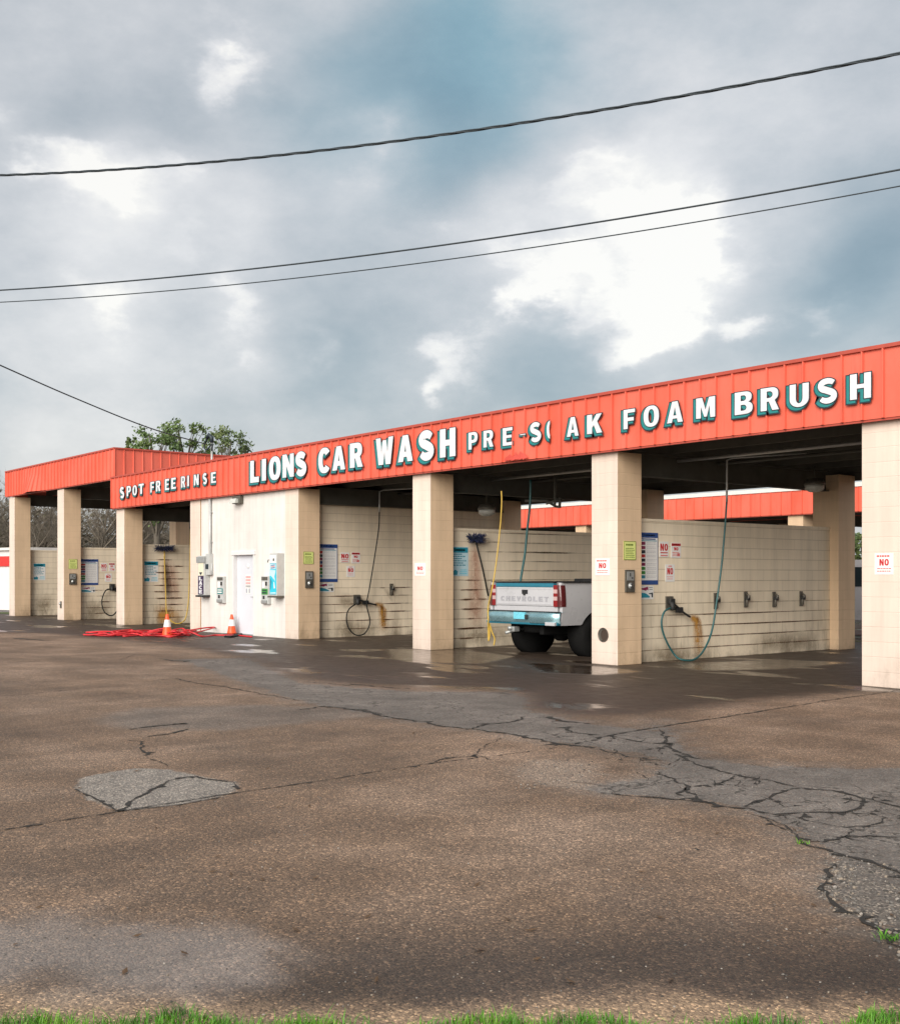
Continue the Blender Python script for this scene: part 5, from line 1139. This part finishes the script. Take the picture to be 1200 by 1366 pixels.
def bare_tree(H, seed):
    r = random.Random(seed); t = thing('bare_tree', 'bare grey winter tree standing in the woods behind the left bays', 'tree', (0, 0, 0), 0, 'bare trees behind the left bays'); tr = MB(); cr = MB()
    def grow_(mb, p, d, L, rad, dep):
        q = [p]; dd = d.copy()
        for i in range(4): dd = (dd+Vector((r.gauss(0, .16), r.gauss(0, .16), r.gauss(.04, .1)))).normalized(); q.append(q[-1]+dd*L/4)
        mb.tube(q, [rad*(1-.16*i) for i in range(5)], 'bark' if dep < 1 else 'twig', 6 if dep < 2 else 3, False)
        if dep < 4:
            for k in range((7, 5, 5, 4)[dep]):
                b_ = q[r.randint(1 if dep else 2, 4)]; dn = (dd+Vector((r.gauss(0, .7), r.gauss(0, .7), r.gauss(.25, .4)))).normalized()
                grow_(cr, b_, dn, L*r.uniform(.45, .72), rad*(.5 if dep else .42), dep+1)
    grow_(tr, Vector((0, 0, 0)), Vector((0, 0, 1)), H*.5, H*.016, 0); tr.build('trunk', t, fixn=False); cr.build('crown', t, fixn=False); return t
protos = [bare_tree(9, 21), bare_tree(7.5, 22), bare_tree(8.5, 23)]; r_ = random.Random(4)
spots = [(-40+i*13.5+r_.uniform(-4, 4), r_.uniform(68, 92)) for i in range(26)]
for i, (px, d) in enumerate(spots):
    o = protos[i] if i < 3 else copy_tree(protos[i % 3]); p = atZ(px, 769, d); o.location = (p.x, p.y, 0); o.rotation_euler.z = r_.uniform(0, TAU); s = r_.uniform(.85, 1.15) if px < 30 else r_.uniform(.7, .92); o.scale = (s, s, s)
mb = MB(); r_ = random.Random(9); li = mb.m('scrub'); lt = mb.m('twig')                # scrub filling the wood
for k in range(300):
    px = r_.uniform(-70, 300); d = r_.uniform(74, 96); p = atZ(px, 769, d); h = r_.uniform(3.2, 7.6); w = r_.uniform(.8, 1.6)
    for j in range(240):
        u = r_.random()**.8; q = Vector((p.x+r_.gauss(0, w*.6), p.y+r_.gauss(0, w*.6), h*u)); s = r_.uniform(.07, .22); n_ = Vector((r_.gauss(0, 1), r_.gauss(0, 1), r_.gauss(0, 1))).normalized(); e1 = n_.orthogonal().normalized()*s; e2 = n_.cross(e1)*r_.uniform(.12, .5)
        kk = len(mb.v); mb.v += [tuple(q+e1), tuple(q+e2), tuple(q-e1), tuple(q-e2)]; mb.f.append([kk, kk+1, kk+2, kk+3]); mb.mi.append(lt if r_.random() < .45 else li); mb.sm.append(False)
tag(mb.build('winter_scrub', fixn=False), 'tangled grey brown winter scrub filling the wood behind the left bays', 'scrub', kind='stuff')
mb = MB(); li = mb.m('leaf2')                                     # hedge beyond the second wash, right
a, b_ = onY(1080, 769, 36), onY(1230, 769, 36); r_ = random.Random(2)
for j in range(5000):
    q = a.lerp(b_, r_.random()); q = Vector((q.x, q.y+r_.uniform(-.6, .6), r_.uniform(.1, 3.6)**1.0)); s = r_.uniform(.08, .2); n_ = Vector((r_.gauss(0, 1), r_.gauss(0, 1), r_.gauss(0, 1))).normalized(); e1 = n_.orthogonal().normalized()*s; e2 = n_.cross(e1)*.6
    kk = len(mb.v); mb.v += [tuple(q+e1), tuple(q+e2), tuple(q-e1), tuple(q-e2)]; mb.f.append([kk, kk+1, kk+2, kk+3]); mb.mi.append(li); mb.sm.append(False)
tag(mb.build('hedge', fixn=False), 'green hedge far behind, glimpsed left of the nearest column', 'hedge')

# ------------------------------------------------------------------ sky, sun, camera
SUN_EL = 24
w = bpy.data.worlds.new('World'); SC.world = w; w.use_nodes = True; t = NT(w.node_tree); w.node_tree.nodes.clear()
sdir = Vector((.40, -.87, 0)).normalized()*math.cos(R(SUN_EL))+Vector((0, 0, math.sin(R(SUN_EL))))      # towards the sun
sky = t.n('ShaderNodeTexSky', sky_type='NISHITA'); sky.sun_disc = False; sky.sun_elevation = R(SUN_EL); sky.sun_rotation = math.atan2(sdir.x, sdir.y); sky.air_density = 1.2; sky.dust_density = 2.5
D = t.n('ShaderNodeTexCoord').outputs['Generated']
D = t.vmath('NORMALIZE', D)
S_ = t.scale(D, (1, 1, 1.8))
def shift(vec, amount):
    x = t.vmath('SCALE', t.vmath('SUBTRACT', vec, (.5, .5, .5)), None); x.node.inputs[3].default_value = amount; return x
wa = t.noise(S_, 4.0, 3, .5, True); wb = t.noise(S_, 15, 5, .6, True)
Ds = t.vmath('NORMALIZE', t.vmath('ADD', D, shift(wa, .16)))                        # soft shapes
Dw = t.vmath('NORMALIZE', t.vmath('ADD', Ds, shift(wb, .075)))                      # ragged cumulus edges
def lobe(px, py, rad, amp, acc, dv):
    c = ray(px, py).normalized(); k = 2/(rad/F_PX)**2
    dt = t.vmath('DOT_PRODUCT', dv, tuple(c), out=1)
    g = t.math('EXPONENT', t.math('MULTIPLY_ADD', dt, k, -k)); return t.math('MULTIPLY_ADD', g, amp, acc)
n_a = t.noise(S_, 3.4, 4, .5); n_b = t.noise(S_, 9, 8, .64)
v = t.math('MULTIPLY_ADD', n_a, .42, .445); v = t.math('MULTIPLY_ADD', n_b, .36, t.math('ADD', v, -.18))
for q in ((600, 90, 130, -.20), (430, 140, 110, -.15), (150, 125, 100, -.16), (1010, 80, 170, -.07), (1120, 320, 95, -.20), (640, 235, 80, -.10), (420, 430, 80, -.05), (430, 530, 110, -.10), (770, 515, 110, -.17), (1060, 455, 110, -.12), (250, 570, 80, -.06), (560, 380, 70, -.05), (250, 330, 60, -.05),
          (60, 40, 80, .06), (165, 270, 100, .12), (330, 250, 110, .10), (40, 560, 80, .10), (470, 190, 80, .14), (900, 150, 70, .10), (100, 420, 80, .07), (330, 410, 80, .07), (560, 300, 80, .06), (1050, 160, 80, .08), (1130, 410, 50, .10), (690, 300, 70, .10), (850, 300, 150, .12)):
    v = lobe(q[0], q[1], q[2], q[3]*1.25, v, Ds)
pos = 0.0
for q in ((820, 270, 62, .62), (790, 205, 42, .50), (880, 255, 48, .55), (900, 300, 48, .5), (740, 360, 55, .62), (800, 410, 62, .72), (865, 430, 40, .8), (880, 470, 24, .65), (700, 400, 42, .55), (905, 370, 50, .55), (850, 340, 55, .45), (940, 235, 40, .42), (595, 465, 36, .85), (575, 500, 22, .5), (640, 470, 24, .5), (660, 420, 18, .45), (990, 420, 22, .75), (930, 430, 26, .5), (1060, 400, 30, .45), (90, 215, 40, .8), (60, 205, 26, .6), (170, 260, 50, .5), (6, 140, 22, .6), (300, 25, 44, .6), (260, 60, 28, .5), (315, 395, 28, .65), (105, 425, 34, .6), (300, 460, 24, .5), (240, 350, 30, .45), (480, 180, 36, .45), (410, 445, 26, .42), (140, 265, 40, .42), (230, 190, 30, .4), (620, 300, 30, .35)):
    pos = lobe(*q, pos, Dw)
vo = t.n('ShaderNodeTexVoronoi', feature='F1'); vo.normalize = True; t.put(vo.inputs['Vector'], t.vmath('MULTIPLY', Dw, (1, 1, 1.4))); vo.inputs['Scale'].default_value = 17; vo.inputs['Detail'].default_value = 2; vo.inputs['Roughness'].default_value = .55
bill = t.math('SUBTRACT', 1.0, vo.outputs['Distance'])
edge_ = t.math('ADD', pos, t.math('MULTIPLY_ADD', bill, .9, -.72))
cum = t.step(edge_, .06, .80)
v = t.math('MULTIPLY_ADD', pos, .16, v); v = t.math('MULTIPLY_ADD', cum, t.lin(t.math('MULTIPLY_ADD', n_b, .5, t.math('MULTIPLY', bill, .5)), .52, .80, .06, .44), v)
# brightness added to unseen cloud round the sun, behind the camera, softening the light
sdot = t.vmath('DOT_PRODUCT', D, tuple(sdir), out=1); v2 = t.math('MULTIPLY_ADD', t.math('EXPONENT', t.math('MULTIPLY_ADD', sdot, 3.0, -3.0)), .35, v)
teal = 0.0
for q in ((600, 80, 130, .75), (420, 130, 100, .45), (700, 60, 110, .4), (950, 50, 120, .2), (1110, 320, 100, .25), (430, 520, 150, .22), (60, 590, 130, .45), (760, 510, 130, .28), (1080, 470, 140, .2)): teal = lobe(q[0], q[1], q[2], q[3]*.75, teal, Ds)
cloud = t.ramp(v2, [(.16, (.19, .255, .30)), (.36, (.29, .345, .39)), (.52, (.405, .445, .48)), (.66, (.55, .57, .595)), (.82, (.745, .745, .75)), (1.0, (.95, .93, .885))])
tinted = t.mix(1., cloud, (.58, .96, 1.06), 'MULTIPLY'); cloud = t.mix(t.math('MULTIPLY', teal, t.lin(v2, .75, .45), clamp=True), cloud, tinted)
bg1 = t.n('ShaderNodeBackground'); t.put(bg1.inputs[0], sky.outputs[0]); bg1.inputs[1].default_value = .06
bg2 = t.n('ShaderNodeBackground'); t.put(bg2.inputs[0], cloud); bg2.inputs[1].default_value = .41
mx_ = t.n('ShaderNodeMixShader'); mx_.inputs[0].default_value = .88
t.put(mx_.inputs[1], bg1.outputs[0]); t.put(mx_.inputs[2], bg2.outputs[0])
out = t.n('ShaderNodeOutputWorld'); t.put(out.inputs[0], mx_.outputs[0])
l = bpy.data.lights.new('sun', 'SUN'); l.energy = 1.5; l.angle = R(45); l.color = (1, .95, .88)
lo = bpy.data.objects.new('sun', l); COL.objects.link(lo); lo.rotation_euler = (-sdir).to_track_quat('-Z', 'Y').to_euler(); lo.location = (0, -20, 20)
c = bpy.data.cameras.new('camera'); co = bpy.data.objects.new('camera', c); COL.objects.link(co)
co.location = CAM; co.rotation_euler = (R(90), 0, math.atan2(.7795, .6264)); c.sensor_fit = 'HORIZONTAL'; c.sensor_width = 36; c.lens = F_PX/1200*36; c.shift_y = 86/1200; c.clip_end = 3000; c.clip_start = .05
SC.camera = co
SC.view_settings.view_transform = 'Standard'; SC.view_settings.look = 'None'; SC.view_settings.exposure = 1.43; SC.view_settings.gamma = 1
SC.render.engine = 'CYCLES'; SC.cycles.use_denoising = True; SC.cycles.max_bounces = 8
